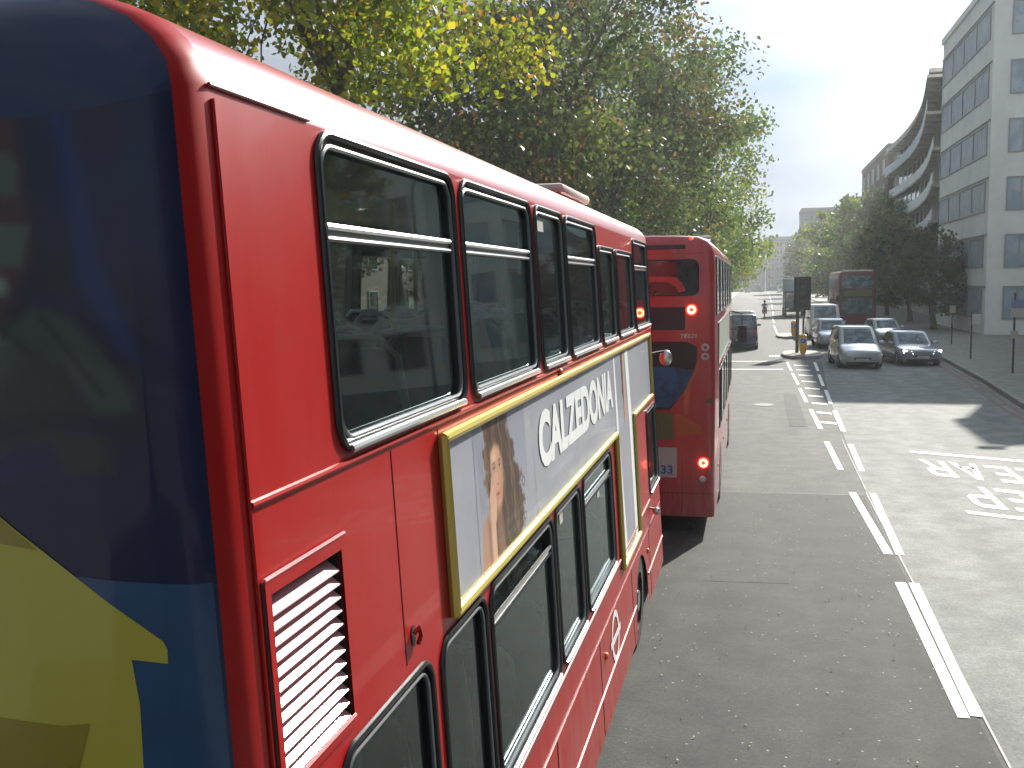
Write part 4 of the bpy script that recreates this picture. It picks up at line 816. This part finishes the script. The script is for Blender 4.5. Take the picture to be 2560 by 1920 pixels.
def person(label, loc, rz, pose='seated', top='pink', legs='denim', group=None, hairm='phair'):
    t = thing('person', label, 'person', loc, rz, group)
    # pelvis origin height; facing +y
    if pose == 'seated': zp = .12; kn, an, toe = (.0, .42, .10), (.0, .45, -.34), (0, .58, -.40)
    elif pose == 'riding': zp = .0; kn, an, toe = (.08, .38, -.12), (.06, .12, -.48), (.06, .26, -.54)
    else: zp = 0; kn, an, toe = (0, .04, -.42), (0, -.02, -.84), (0, .12, -.90)
    lean = .12 if pose == 'riding' else 0
    V = [(0,0,zp),(0,.0+lean*.4,zp+.2),(0,lean*.9,zp+.40),(0,lean*1.0,zp+.50),(0,lean+.01,zp+.575),(0,lean+.03,zp+.64),(0,lean+.035,zp+.72),(0,lean+.02,zp+.79)]
    E = [(0,1),(1,2),(2,3),(3,4),(4,5),(5,6),(6,7)]; RD = [(.155,.12),(.135,.105),(.165,.115),(.10,.08),(.052,.052),(.070,.080),(.078,.095),(.055,.07)]
    ni = len(V); V.append((0,lean+.128,zp+.685)); E.append((5,ni)); RD.append(.014)   # nose
    for s_ in (1,-1):
        i = len(V); V += [(s_*.19,lean*.9,zp+.43)]
        if pose == 'seated': V += [(s_*.23,.05,zp+.17),(s_*.16,.27,zp+.08)]; dd = (0,1,-.1)
        elif pose == 'riding': V += [(s_*.27,.25,zp+.25),(s_*.27,.47,zp+.20)]; dd = (0,1,-.1)
        else: V += [(s_*.24,-.02,zp+.15),(s_*.23,.08,zp-.08)]; dd = (0,.25,-1)
        E += [(2,i),(i,i+1),(i+1,i+2)]; RD += [(.062,.06),(.046,.046),(.030,.028)]
        hand(V, E, RD, i+2, dd, s_)
        i = len(V); V += [(s_*.10,.03,zp-.04),(s_*(.12+kn[0]),kn[1],zp+kn[2]),(s_*(.11+an[0]),an[1],zp+an[2]),(s_*(.12+toe[0]),toe[1],zp+toe[2])]
        E += [(0,i),(i,i+1),(i+1,i+2),(i+2,i+3)]; RD += [(.095,.09),(.062,.062),(.042,.045),(.035,.03)]
    mats = [top, legs, 'pskin', 'black']
    def mf(c):
        if c.z > zp+.555: return 2
        if (abs(c.x) > .13 and c.y > .26+ (0 if pose == 'seated' else .2) and c.z > zp+.02 and pose == 'seated') : return 2
        if c.z < zp+.05: return 1
        return 0
    o = skinfig('body', V, E, RD, 2, parent=t, matfn=mf, mats=mats)
    if pose == 'riding':
        b = MB(); b.sphere((0,lean+.03,zp+.72), .135, 16, 12, (.95,1.1,1.05)); b.build('helmet', 'black', t)
    else:
        b = MB(); c0 = (0,lean-.005,zp+.745); b.sphere(c0, .112, 16, 12, (.92,1.05,1.0))
        b.tube([(0,-.07,zp+.70),(0,-.085,zp+.60),(0,-.06,zp+.5)], [.085,.075,.04], 10); b.build('hair', hairm, t)
        for s_ in (1,-1):
            b = MB(); b.sphere((s_*.032,lean+.112,zp+.715), .012, 8, 6); b.build('eye', 'white', t)
            b = MB(); b.sphere((s_*.082,lean+.02,zp+.69), .026, 8, 6, (.4,.8,1.2)); b.build('ear', 'pskin', t)
        b = MB(); b.sphere((0,lean+.112,zp+.645), .024, 8, 6, (1,.4,.3)); b.build('mouth', 'lip', t)
    return t
person('seated passenger in a pink cardigan behind the second upper window of the near bus', (XC+.74, Y0+2.85, 2.36+.56), R(-15), 'seated', 'pink')
person('seated passenger in dark blue behind the fourth upper window of the near bus', (XC+.62, Y0+4.95, 2.36+.42), R(10), 'seated', 'denim')
person('passenger in blue seated on the far side behind the first upper window', (XC-.62, Y0+2.15, 2.36+.42), R(20), 'seated', 'denim')
# motorcycle and rider, heading away
t = thing('motorcycle', 'small dark motorcycle carrying a rider up the empty left lane', 'motorcycle', (1.02, 103.2, 0))
for y in (.3, 1.65):
    w = MB(); w.tube([(0, y+.27*math.cos(2*math.pi*k/24), .31+.27*math.sin(2*math.pi*k/24)) for k in range(24)], .055, 8, closed=True); w = w.build('wheel', 'tyre', t)
    b = MB(); b.tube([(0, y+.2*math.cos(2*math.pi*k/24), .31+.2*math.sin(2*math.pi*k/24)) for k in range(24)], .015, 6, closed=True); b.cyl((-.06,y,.31),(.06,y,.31),.05,10)
    for k in range(6): a = k*math.pi/3; b.cyl((0,y,.31),(0,y+.2*math.cos(a),.31+.2*math.sin(a)),.01,5)
    b.build('rim', 'rim', w)
b = MB(); b.hexa([(-.1,.35,.55),(.1,.35,.55),(.13,1.15,.4),(-.13,1.15,.4)], [(-.13,.2,.8),(.13,.2,.8),(.14,1.2,.95),(-.14,1.2,.95)]); b.build('body', 'bluecar', t, bevel=.04)
b = MB(); b.box(-.13,.13,.15,.85,.78,.86); b.build('saddle', 'black', t, bevel=.03)
b = MB(); b.tube([(-.34,1.12,1.06),(-.15,1.25,1.08),(.15,1.25,1.08),(.34,1.12,1.06)], .016, 8); b.tube([(0,1.25,1.05),(0,1.65,.31)], .03, 8); b.build('handlebar', 'rim', t)
b = MB(); b.box(-.2,.2,-.15,.22,.86,1.2); b.build('top_box', 'black', t, bevel=.04)
b = MB(); b.box(-.07,.07,-.02,.04,.62,.7); b.build('tail_light', 'redlens', t)
person('rider in dark clothes and helmet on the motorcycle', (1.02, 103.75, .95), 0, 'riding', 'cloth', 'cloth')

# ------------------------------------------------------------------ street furniture
t = thing('traffic_light', 'black traffic light with backing board on the island, dark steel post', 'traffic light', (2.15, 51.2, .14))
b = MB(); b.cyl((-.07,0,0),(-.07,0,3.6),.085,14); b.build('post', 'darkpole', t)
b = MB(); b.cyl((.22,.05,0),(.22,.05,2.3),.05,12); b.build('second_post', 'darkpole', t)
b = MB(); b.poly([rr(-.26,2.10,.55,3.74,.06)], lambda x, z: (x,.02,z)); b.poly([rr(-.26,2.10,.55,3.74,.06)], lambda x, z: (x,.0,z)); bb = b.build('backing_board', 'black', t)
b = MB(); b.box(-.02,.32,-.22,-.01,2.3,3.5); hd = b.build('signal_head', 'black', t, bevel=.03)
for k in range(3):
    z = 3.25-k*.36
    b = MB(); b.cyl((.15,-.235,z),(.15,-.22,z),.10,18); b.build('signal_lens', 'lensgrey', hd)
    b = MB(); b.tube([(.15+.12*math.cos(a), -.28, z+.12*math.sin(a)) for a in [R(-20+22*j) for j in range(11)]], .012, 5); b.build('visor', 'black', hd)
def bollard(loc, label):
    t = thing('keep_left_bollard', label, 'bollard', loc, group='keep-left bollards')
    b = MB(); rings = []
    for z, w, d in ((0,.10,.09),(.06,.12,.10),(.2,.17,.12),(.5,.185,.13),(.82,.185,.13),(.93,.16,.12),(.97,.10,.09)):
        rings.append([(w*math.copysign(abs(math.cos(a))**.5, math.cos(a)), d*math.copysign(abs(math.sin(a))**.7, math.sin(a)), z) for a in [2*math.pi*k/20+.01 for k in range(20)]])
    b.loft(rings); b.build('shell', 'bollard', t)
    b = MB(); b.poly([circ(0,.66,.135)], lambda x, z: (x,-.136,z)); r_ = b.build('roundel', 'signblue', t, fixn=False)
    b = MB(); b.poly([[(.07,.75),(-.02,.66),(.01,.63),(-.08,.59),(-.055,.69),(-.04,.67),(.05,.77)]], lambda x, z: (x,-.142,z)); b.build('arrow', 'white', r_, fixn=False)
    b = MB(); b.poly([circ(0,.66,.15), circ(0,.66,.135)[::-1]], lambda x, z: (x,-.138,z)); b.build('border', 'white', r_, fixn=False)
    return t
bollard((2.31, 50.0, .14), 'yellow keep-left bollard at the foot of the traffic light'); bollard((2.5, 67.0, .14), 'yellow keep-left bollard on the farther island')
def signpost(x, y, h, label, plates):
    t = thing('sign_post', label, 'sign', (x, y, .13)); b = MB(); b.cyl((0,0,0),(0,0,h),.038,10); b.build('post', 'darkpole', t)
    for x0, x1, z0, z1, m_ in plates:
        b = MB(); b.box(x0,x1,-.06,-.045,z0,z1); p_ = b.build('sign_plate', m_, t)
signpost(9.45, 40.6, 3.0, 'grey post with blue and white plates on the right pavement, nearest the camera', [(-.15,.55,2.45,2.75,'signpale'),(-.15,.55,2.1,2.43,'lens'),(-.12,.12,1.3,1.6,'cream')])
signpost(9.35, 47.6, 2.1, 'short grey post with a pale plate beyond the lit saloon car', [(0,.35,1.55,2.0,'lens')])
signpost(10.5, 58.5, 2.2, 'short dark post on the pavement beside the far silver hatchback', [(-.15,.15,1.7,2.1,'cream')])
t = thing('street_lamp', 'tall grey street lamp at the right pavement edge with its arm over the road', 'street lamp', (10.5, 38.6, .13))
b = MB(); b.tube([(0,0,0),(0,0,1.2),(0,0,8.2),(-.1,0,8.8),(-.3,0,9.1)], [.10,.07,.05,.045,.04], 12); b.build('column', 'darkpole', t)
b = MB(); b.box(-.75,-.2,-.16,.16,9.02,9.16); b.build('lamp_head', 'greytrim', t, bevel=.04)

# ------------------------------------------------------------------ buildings
def windows_grid(parent, faces, nm='window', m='bluewin'):
    for q in faces:
        b = MB(); b.add(q, [(0,1,2,3)]); b.build(nm, m, parent, fixn=False, smooth=False)
def face_win(parent, P0, ux, w, z, h, m, depth, nrm, mull=0):
    """a window: proud frame ring + recessed-looking dark pane, on a vertical wall; P0 wall start, ux unit dir, nrm outward"""
    x, w_ = w; A = Vector(P0)+Vector(ux)*x; B = A+Vector(ux)*w_; n = Vector(nrm)
    fr = MB(); t_ = .09
    for (a, c, z0, z1) in ((A, B, z-t_, z), (A, B, z+h, z+h+t_), (A-Vector(ux)*t_, A, z-t_, z+h+t_), (B, B+Vector(ux)*t_, z-t_, z+h+t_)):
        fr.hexa([a+Vector((0,0,z0)), c+Vector((0,0,z0)), c+n*.08+Vector((0,0,z0)), a+n*.08+Vector((0,0,z0))], [a+Vector((0,0,z1)), c+Vector((0,0,z1)), c+n*.08+Vector((0,0,z1)), a+n*.08+Vector((0,0,z1))])
    for k in range(mull):
        c = A+Vector(ux)*w_*(k+1)/(mull+1); d = Vector(ux)*.05
        fr.hexa([c-d+Vector((0,0,z)), c+d+Vector((0,0,z)), c+d+n*.03+Vector((0,0,z)), c-d+n*.03+Vector((0,0,z))], [c-d+Vector((0,0,z+h)), c+d+Vector((0,0,z+h)), c+d+n*.03+Vector((0,0,z+h)), c-d+n*.03+Vector((0,0,z+h))])
    f = fr.build('window', 'winframe', parent, smooth=False)
    b = MB(); b.add([A+n*.02+Vector((0,0,z)), B+n*.02+Vector((0,0,z)), B+n*.02+Vector((0,0,z+h)), A+n*.02+Vector((0,0,z+h))], [(0,1,2,3)]); b.build('pane', m, f, fixn=False, smooth=False)
# white office block: corner (14.2,68.5), street face along y to 86
t = thing('office_building', 'tall white office block with blue ribbon windows on the right', 'building')
b = MB(); b.box(14.2,40,68.5,86,0,22); b.build('wall', 'render', t, smooth=False)
b = MB(); b.box(14.05,40.2,68.35,86.15,21.9,22.35); b.build('parapet', 'render', t, smooth=False)
for k in range(6):
    z = 1.2+k*3.55 if k == 0 else .9+k*3.55
    for j in range(4): face_win(t, (14.2,86,0), (0,-1,0), (.35+j*4.1, 3.9), z, 1.75, 'bluewin', .1, (-1,0,0), 6)
    face_win(t, (14.2,68.5,0), (1,0,0), (1.1,1.5), z, 1.9, 'bluewin', .1, (0,-1,0), 1)
    for j in range(3): face_win(t, (14.2,68.5,0), (1,0,0), (5.2+j*3.3,2.2), z, 1.75, 'bluewin', .1, (0,-1,0), 1)
    b = MB(); b.box(14.10,14.2,68.6,85.9,z+1.95,z+2.02); b.build('string_course', 'winframe', t)
b = MB(); b.box(17.6,17.75,68.42,68.5,.5,21.5); b.build('downpipe', 'winframe', t)
# curved apartment building beyond, concave bowed front with balconies
t = thing('apartment_building', 'beige apartment building with sweeping curved balconies beyond the white block', 'building')
arc = []
for k in range(15):
    u = k/14; y = 88+u*52; x = 14.6+1.6*math.sin(u*math.pi*.5)*0+ (u*3.0) - 2.2*math.sin(math.pi*u)*-.55
    arc.append((x, y))
b = MB(); H2 = 20.3
b.loft([[(x,y,0) for x,y in arc]+[(34,140,0),(34,88,0)], [(x,y,H2) for x,y in arc]+[(34,140,H2),(34,88,H2)]]); b.build('wall', 'beige', t, smooth=False)
for k in range(7):
    z = 2.6+k*2.9
    out = 1.25 if k in (5, 6) else .7
    b = MB(); b.loft([[(x-out,y,z-.12),(x+.1,y,z-.12),(x+.1,y,z+.1),(x-out,y,z+.1)] for x,y in arc]); b.build('balcony_slab', 'beige', t, ang=30)
    if k < 6:
        b = MB(); b.loft([[(x-out+.05,y,z+.1),(x-out+.09,y,z+.1),(x-out+.09,y,z+1.05),(x-out+.05,y,z+1.05)] for x,y in arc]); b.build('balustrade', 'bluewin' if k == 5 else 'render', t)
    for j in range(13):
        (x0,y0),(x1,y1) = arc[j], arc[j+1]
        b = MB(); zz = z+.5; b.add([(x0-.04,y0+.5,zz-2.4),(x1-.04,y1-.5,zz-2.4),(x1-.04,y1-.5,zz-.75),(x0-.04,y0+.5,zz-.75)], [(0,1,2,3)]); b.build('window', 'dglass', t, fixn=False, smooth=False)
b = MB(); b.loft([[(x-1.1,y,20.3),(x+8,y,20.3),(x+8,y,20.7),(x-1.1,y,20.6)] for x,y in arc]); b.build('roof_canopy', 'beige', t)
b = MB(); b.box(18.5,30,90,128,20.7,22.4); b.build('roof_storey', 'render', t)
# dark brick building
t = thing('brick_building', 'dark brown brick building between the curved apartments and the far trees', 'building')
b = MB(); b.box(17.0,36,142,175,0,21.0); b.build('wall', 'brownwall', t, smooth=False); b = MB(); b.box(16.9,36.1,141.9,175.1,21,21.6); b.build('parapet', 'roofgrey', t)
for k in range(6):
    for j in range(5): face_win(t, (17.0,175,0), (0,-1,0), (2+j*6.4,2.2), 1.5+k*3.3, 1.9, 'dglass', .1, (-1,0,0), 1)
    for j in range(2): face_win(t, (17.0,142,0), (1,0,0), (.8+j*3,1.4), 1.5+k*3.3, 1.9, 'dglass', .1, (0,-1,0), 1)
# distant concrete slab block
t = thing('tower_block', 'grey concrete block with rows of square windows on the skyline', 'building')
b = MB(); b.box(13.1,25.5,300,320,0,23.6); b.build('wall', 'concrete', t, smooth=False); b = MB(); b.box(12.9,25.7,299.8,320.2,23.6,24.4); b.build('parapet', 'roofgrey', t)
for k in range(7):
    for j in range(8): face_win(t, (13.1,300,0), (1,0,0), (.5+j*1.5,1.0), 2.0+k*3.1, 1.7, 'concrete' if (j+k) % 5 == 0 else 'dglass', .1, (0,-1,0))
t = thing('office_building', 'low grey office building closing the far end of the road', 'building')
b = MB(); b.box(4.5,22,420,440,0,20.5); b.build('wall', 'concrete', t, smooth=False); b = MB(); b.box(4.2,22.3,419.7,440.3,20.5,21.6); b.build('roof', 'roofgrey', t)
for k in range(6):
    for j in range(5): face_win(t, (4.5,420,0), (1,0,0), (.7+j*3.3,2.4), 1.5+k*3.2, 1.8, 'dglass', .1, (0,-1,0), 1)
t = thing('office_building', 'pale grey building at the far end left of the road', 'building')
b = MB(); b.box(-40,4.2,430,450,0,17); b.build('wall', 'concrete', t, smooth=False); b = MB(); b.box(-40.3,4.4,429.7,450.3,17,17.8); b.build('roof', 'roofgrey', t)
for k in range(4):
    for j in range(8): face_win(t, (-40,430,0), (1,0,0), (1+j*5.4,3.4), 1.5+k*3.8, 1.9, 'dglass', .1, (0,-1,0), 1)
# side-street corner block, just right of the frame, that shades the junction
t = thing('corner_building', 'pale corner block just past the right edge, shading the junction', 'building')
b = MB(); b.box(13.5,30,49.4,53,0,15); b.build('wall', 'render', t, smooth=False); b = MB(); b.box(13.35,30,49.25,53.15,15,15.4); b.build('parapet', 'roofgrey', t)
for k in range(4):
    for j in range(4): face_win(t, (13.5,49.4,0), (1,0,0), (1+j*3.6,2.0), 1.2+k*3.5, 1.8, 'dglass', .1, (0,-1,0), 1)
# opposite terrace on the right, behind the frame's edge, reflected in the bus windows
t = thing('terrace_building', 'long pale terrace on the right side of the street, near the camera', 'building')
b = MB(); b.box(19,34,-25,34,0,15); b.build('wall', 'beige', t, smooth=False); b = MB(); b.box(18.8,34,-25.2,34.2,15,15.6); b.build('parapet', 'roofgrey', t)
for k in range(4):
    for j in range(12): face_win(t, (19,34,0), (0,-1,0), (1.5+j*4.8,1.9), 1.2+k*3.5, 2.0, 'dglass', .1, (-1,0,0), 1)
# brick terrace behind the left trees
t = thing('terrace_building', 'low brick terrace half hidden behind the left roadside trees', 'building')
b = MB(); b.box(-40,-26,-20,230,0,8.5); b.build('wall', 'brownwall', t, smooth=False)
b = MB(); b.loft([[(-41,y,8.5),(-25.5,y,8.5),(-33,y,11.2)] for y in (-20.5,230.5)]); b.build('roof', 'roofgrey', t, smooth=False)
for k in range(2):
    for j in range(30): face_win(t, (-26,-18,0), (0,1,0), (2+j*8.1,1.6), 1.3+k*3.6, 2.0, 'dglass', .1, (1,0,0))

# ------------------------------------------------------------------ trees
PAL = {}
def pal(name, cols): PAL[name] = [leafmat('%s leaves %d' % (name, i), c) for i, c in enumerate(cols)]
pal('yellow', [(.30,.34,.035),(.18,.25,.03),(.42,.36,.04),(.10,.15,.025),(.36,.20,.03)])
pal('olive', [(.075,.105,.045),(.05,.075,.038),(.11,.14,.05),(.15,.09,.04),(.04,.06,.035)])
pal('green', [(.075,.13,.03),(.10,.17,.035),(.16,.21,.04),(.05,.085,.028),(.24,.24,.04)])
pal('dark', [(.035,.055,.030),(.05,.08,.035),(.028,.04,.025),(.09,.10,.035),(.10,.06,.03)])
def make_tree(name, label, loc, H, cr, zc, rz_, nleaf, ls, palette, seed, group, trunk_r=.3, clumps=90, aspect=1.0, droop=0):
    rg = np.random.default_rng(seed); t = thing(name, label, 'tree', loc, 0, group)
    tr = MB(); z1 = max(1.2, zc-rz_*.75)
    top = Vector((rg.normal(0,.25), rg.normal(0,.25), z1))
    tr.tube([(0,0,-.05),(.03,0,.5),(top.x*.5,top.y*.5,z1*.55),top], [trunk_r*1.35, trunk_r, trunk_r*.85, trunk_r*.72], 12)
    cent = []
    for i in range(clumps):
        v = rg.normal(size=3); v /= np.linalg.norm(v); q = rg.random()**.38
        p = np.array([v[0]*cr*q, v[1]*cr*q*aspect, zc+v[2]*rz_*q])
        p += rg.normal(0, .25, 3); cent.append(p)
    nl = 8
    limbs = []
    for i in range(nl):
        a = 2*math.pi*i/nl+rg.uniform(-.3,.3); e = Vector((cr*.62*math.cos(a), cr*.62*aspect*math.sin(a), zc+rz_*rg.uniform(-.15,.65)))
        mid_ = top.lerp(e, .5)+Vector((0,0,rz_*.12)); pts = [top, top.lerp(mid_, .5)+Vector((rg.normal(0,.1), rg.normal(0,.1), 0)), mid_, e]
        tr.tube(pts, [trunk_r*.5, trunk_r*.36, trunk_r*.24, trunk_r*.08], 7); limbs.append((mid_, e))
    for c in cent[::2]:
        c = Vector(c); best = min(limbs, key=lambda l: (l[0]-c).length+(l[1]-c).length*.5); s_ = best[0].lerp(best[1], rg.random())
        tr.tube([s_, s_.lerp(c, .5)+Vector((rg.normal(0,.15), rg.normal(0,.15), .1)), c], [trunk_r*.12, trunk_r*.07, .012], 5)
    tr.build('trunk', 'bark', t)
    # leaves
    per = nleaf//clumps; cs = np.repeat(np.array(cent), per, 0); n = len(cs)
    crad = np.repeat(rg.uniform(.55,1.25,clumps)*cr*.17+.12, per)
    off = rg.normal(size=(n,3)); off *= (crad*rg.random(n)**.5/np.linalg.norm(off, axis=1))[:,None]*1.25; off[:,2] *= .8
    C = cs+off
    u = rg.normal(size=(n,3)); u /= np.linalg.norm(u, axis=1)[:,None]; w = rg.normal(size=(n,3)); w -= u*(u*w).sum(1)[:,None]; w /= np.linalg.norm(w, axis=1)[:,None]
    nn = np.cross(u, w); sz = ls*rg.uniform(.6,1.25,n)[:,None]
    shp = ((-.5,0,0),(-.12,.42,.08),(.2,.3,.05),(.55,0,-.05),(.2,-.3,.05),(-.12,-.42,.08))
    V = np.stack([C+sz*(u*a+w*b_+nn*c_) for a, b_, c_ in shp], 1).reshape(-1,3)
    me = bpy.data.meshes.new('crown'); k = len(shp)
    me.vertices.add(n*k); me.vertices.foreach_set('co', V.ravel()); me.loops.add(n*k); me.loops.foreach_set('vertex_index', np.arange(n*k, dtype=np.int32))
    me.polygons.add(n); me.polygons.foreach_set('loop_start', np.arange(0, n*k, k, dtype=np.int32)); me.polygons.foreach_set('loop_total', np.full(n, k, dtype=np.int32))
    for m_ in PAL[palette]: me.materials.append(m_)
    cm = np.repeat(rg.choice(5, clumps, p=[.32,.24,.22,.14,.08]), per); alt = rg.choice(5, n, p=[.3,.25,.2,.17,.08]); mi = np.where(rg.random(n) < .55, cm, alt).astype(np.int32)
    me.polygons.foreach_set('material_index', mi); me.update(calc_edges=True); me.validate()
    o = bpy.data.objects.new('crown', me); COL.objects.link(o); o.parent = t
    return t
GL = 'plane trees along the left pavement'; GRt = 'trees along the right pavement'
make_tree('plane_tree', 'nearest tree, yellow-green autumn leaves hanging over the near bus', (-10.4,24,.1), 16, 5.9, 12.2, 5.0, 21000, .18, 'yellow', 1, GL, .32, 105)
make_tree('plane_tree', 'yellow-green tree at the upper left corner behind the near bus roof', (-15.5,19,.1), 15, 5.6, 11.5, 5.0, 13000, .18, 'yellow', 2, GL, .3, 100)
make_near = [(14,21),(14,30),(14.8,38.5),(13.6,9)]
for i, (x,y) in enumerate(make_near): make_tree('street_tree', ['dark street tree on the right pavement, third from the junction','dark street tree on the right pavement, second from the junction','dark street tree on the right pavement, nearest the junction','dark street tree on the right pavement, farthest back from the junction'][i], (x,y,.1), 11, 3.4, 7.2, 4.0, 6000, .24, 'olive', 80+i, GRt, .2, 70)
L_T = [(-8.6,39,20,7.4,12.5,9.0,24000,.20,'olive','tall grey-green tree right behind the yellow tree'),
       (-8.2,54,21,7.8,12.8,9.6,26000,.22,'olive','broad olive tree rising behind the roof of the near bus'),
       (-7.7,68,20,8.4,11.6,9.2,26000,.24,'green','leafy green tree whose branches reach over the second bus'),
       (-7.4,84,15,8.6,9.0,7.0,20000,.27,'green','bright green tree leaning over the road above the second bus side'),
       (-7.6,104,13,8.6,7.6,5.8,11000,.32,'green','green tree beyond the taxi, its crown close to the ground'),
       (-8.4,130,13,8.8,7.2,5.6,8000,.40,'green','rounded green tree at the left edge of the distant road'),
       (-9.2,165,13,9,7,5.4,6000,.5,'olive','hazy tree far along the left pavement'),
       (-10,215,13,9.5,7,5.6,5000,.6,'olive','farthest tree on the left, near the end of the road')]
for i, (x,y,H_,r_,zc,rz_,nl_,ls_,p_,lb) in enumerate(L_T): make_tree('plane_tree', lb, (x,y,.1), H_, r_, zc, rz_, nl_, ls_, p_, 10+i, GL, .34, 120)
# second row behind to close the wall of foliage
for i, (x,y,r_,zc,lb) in enumerate(((-18,50,8,10,'dark back-row tree seen in the gap over the bus roof'),(-17,68,8,9,'dark back-row tree behind the broad olive tree'),(-17,92,9,8.5,'dark back-row tree behind the leaning green tree'))):
    make_tree('broadleaf_tree', lb, (x,y,.1), 16, r_, zc, 7, 9000, .32, 'olive', 40+i, 'back row of trees on the left', .3, 90)
R_T = [       
       (12.4,76,2.9,4.2,3.0,7000,.24,'dark','dark tree against the lower floors of the white block'),
       (12.8,90,3.2,4.8,3.6,7000,.27,'dark','dark tree where the white block meets the curved apartments'),
       (12.9,106,4.0,6.0,4.6,7000,.32,'green','taller green tree behind the oncoming bus'),
       (12.6,126,5.6,7.6,6.6,7000,.38,'green','tall tree rising above the oncoming red bus'),
       (12.4,150,6.4,8.0,6.8,6000,.45,'green','green tree left of the oncoming bus'),
       (12.8,185,7.0,8.2,7.2,5000,.55,'green','far green tree behind the traffic light'),
       (13.5,230,8.0,8.4,7.6,4500,.65,'olive','farthest tree on the right, below the tower block')]
for i, (x,y,r_,zc,rz_,nl_,ls_,p_,lb) in enumerate(R_T): make_tree('street_tree', lb, (x,y,.1), zc+rz_, r_, zc, rz_, nl_, ls_, p_, 60+i, GRt, .2, 70, droop=0)

# ------------------------------------------------------------------ air
b = MB(); b.box(-80, 80, -60, 470, -1.2, 40); hz = b.build('glare_haze', smooth=False); tag(hz, kind='stuff')  # thin scattering volume added for faded distance and in place of window glare
hm = bpy.data.materials.new('glare_haze'); hm.use_nodes = True; ht = hm.node_tree; ht.nodes.clear()
ho = N(ht, 'ShaderNodeOutputMaterial'); hv = N(ht, 'ShaderNodeVolumePrincipled'); hv.inputs['Color'].default_value = (.92, .96, 1, 1); hv.inputs['Density'].default_value = GLARE_HAZE; hv.inputs["Anisotropy"].default_value = .42
ht.links.new(hv.outputs[0], ho.inputs['Volume']); hz.data.materials.append(hm)
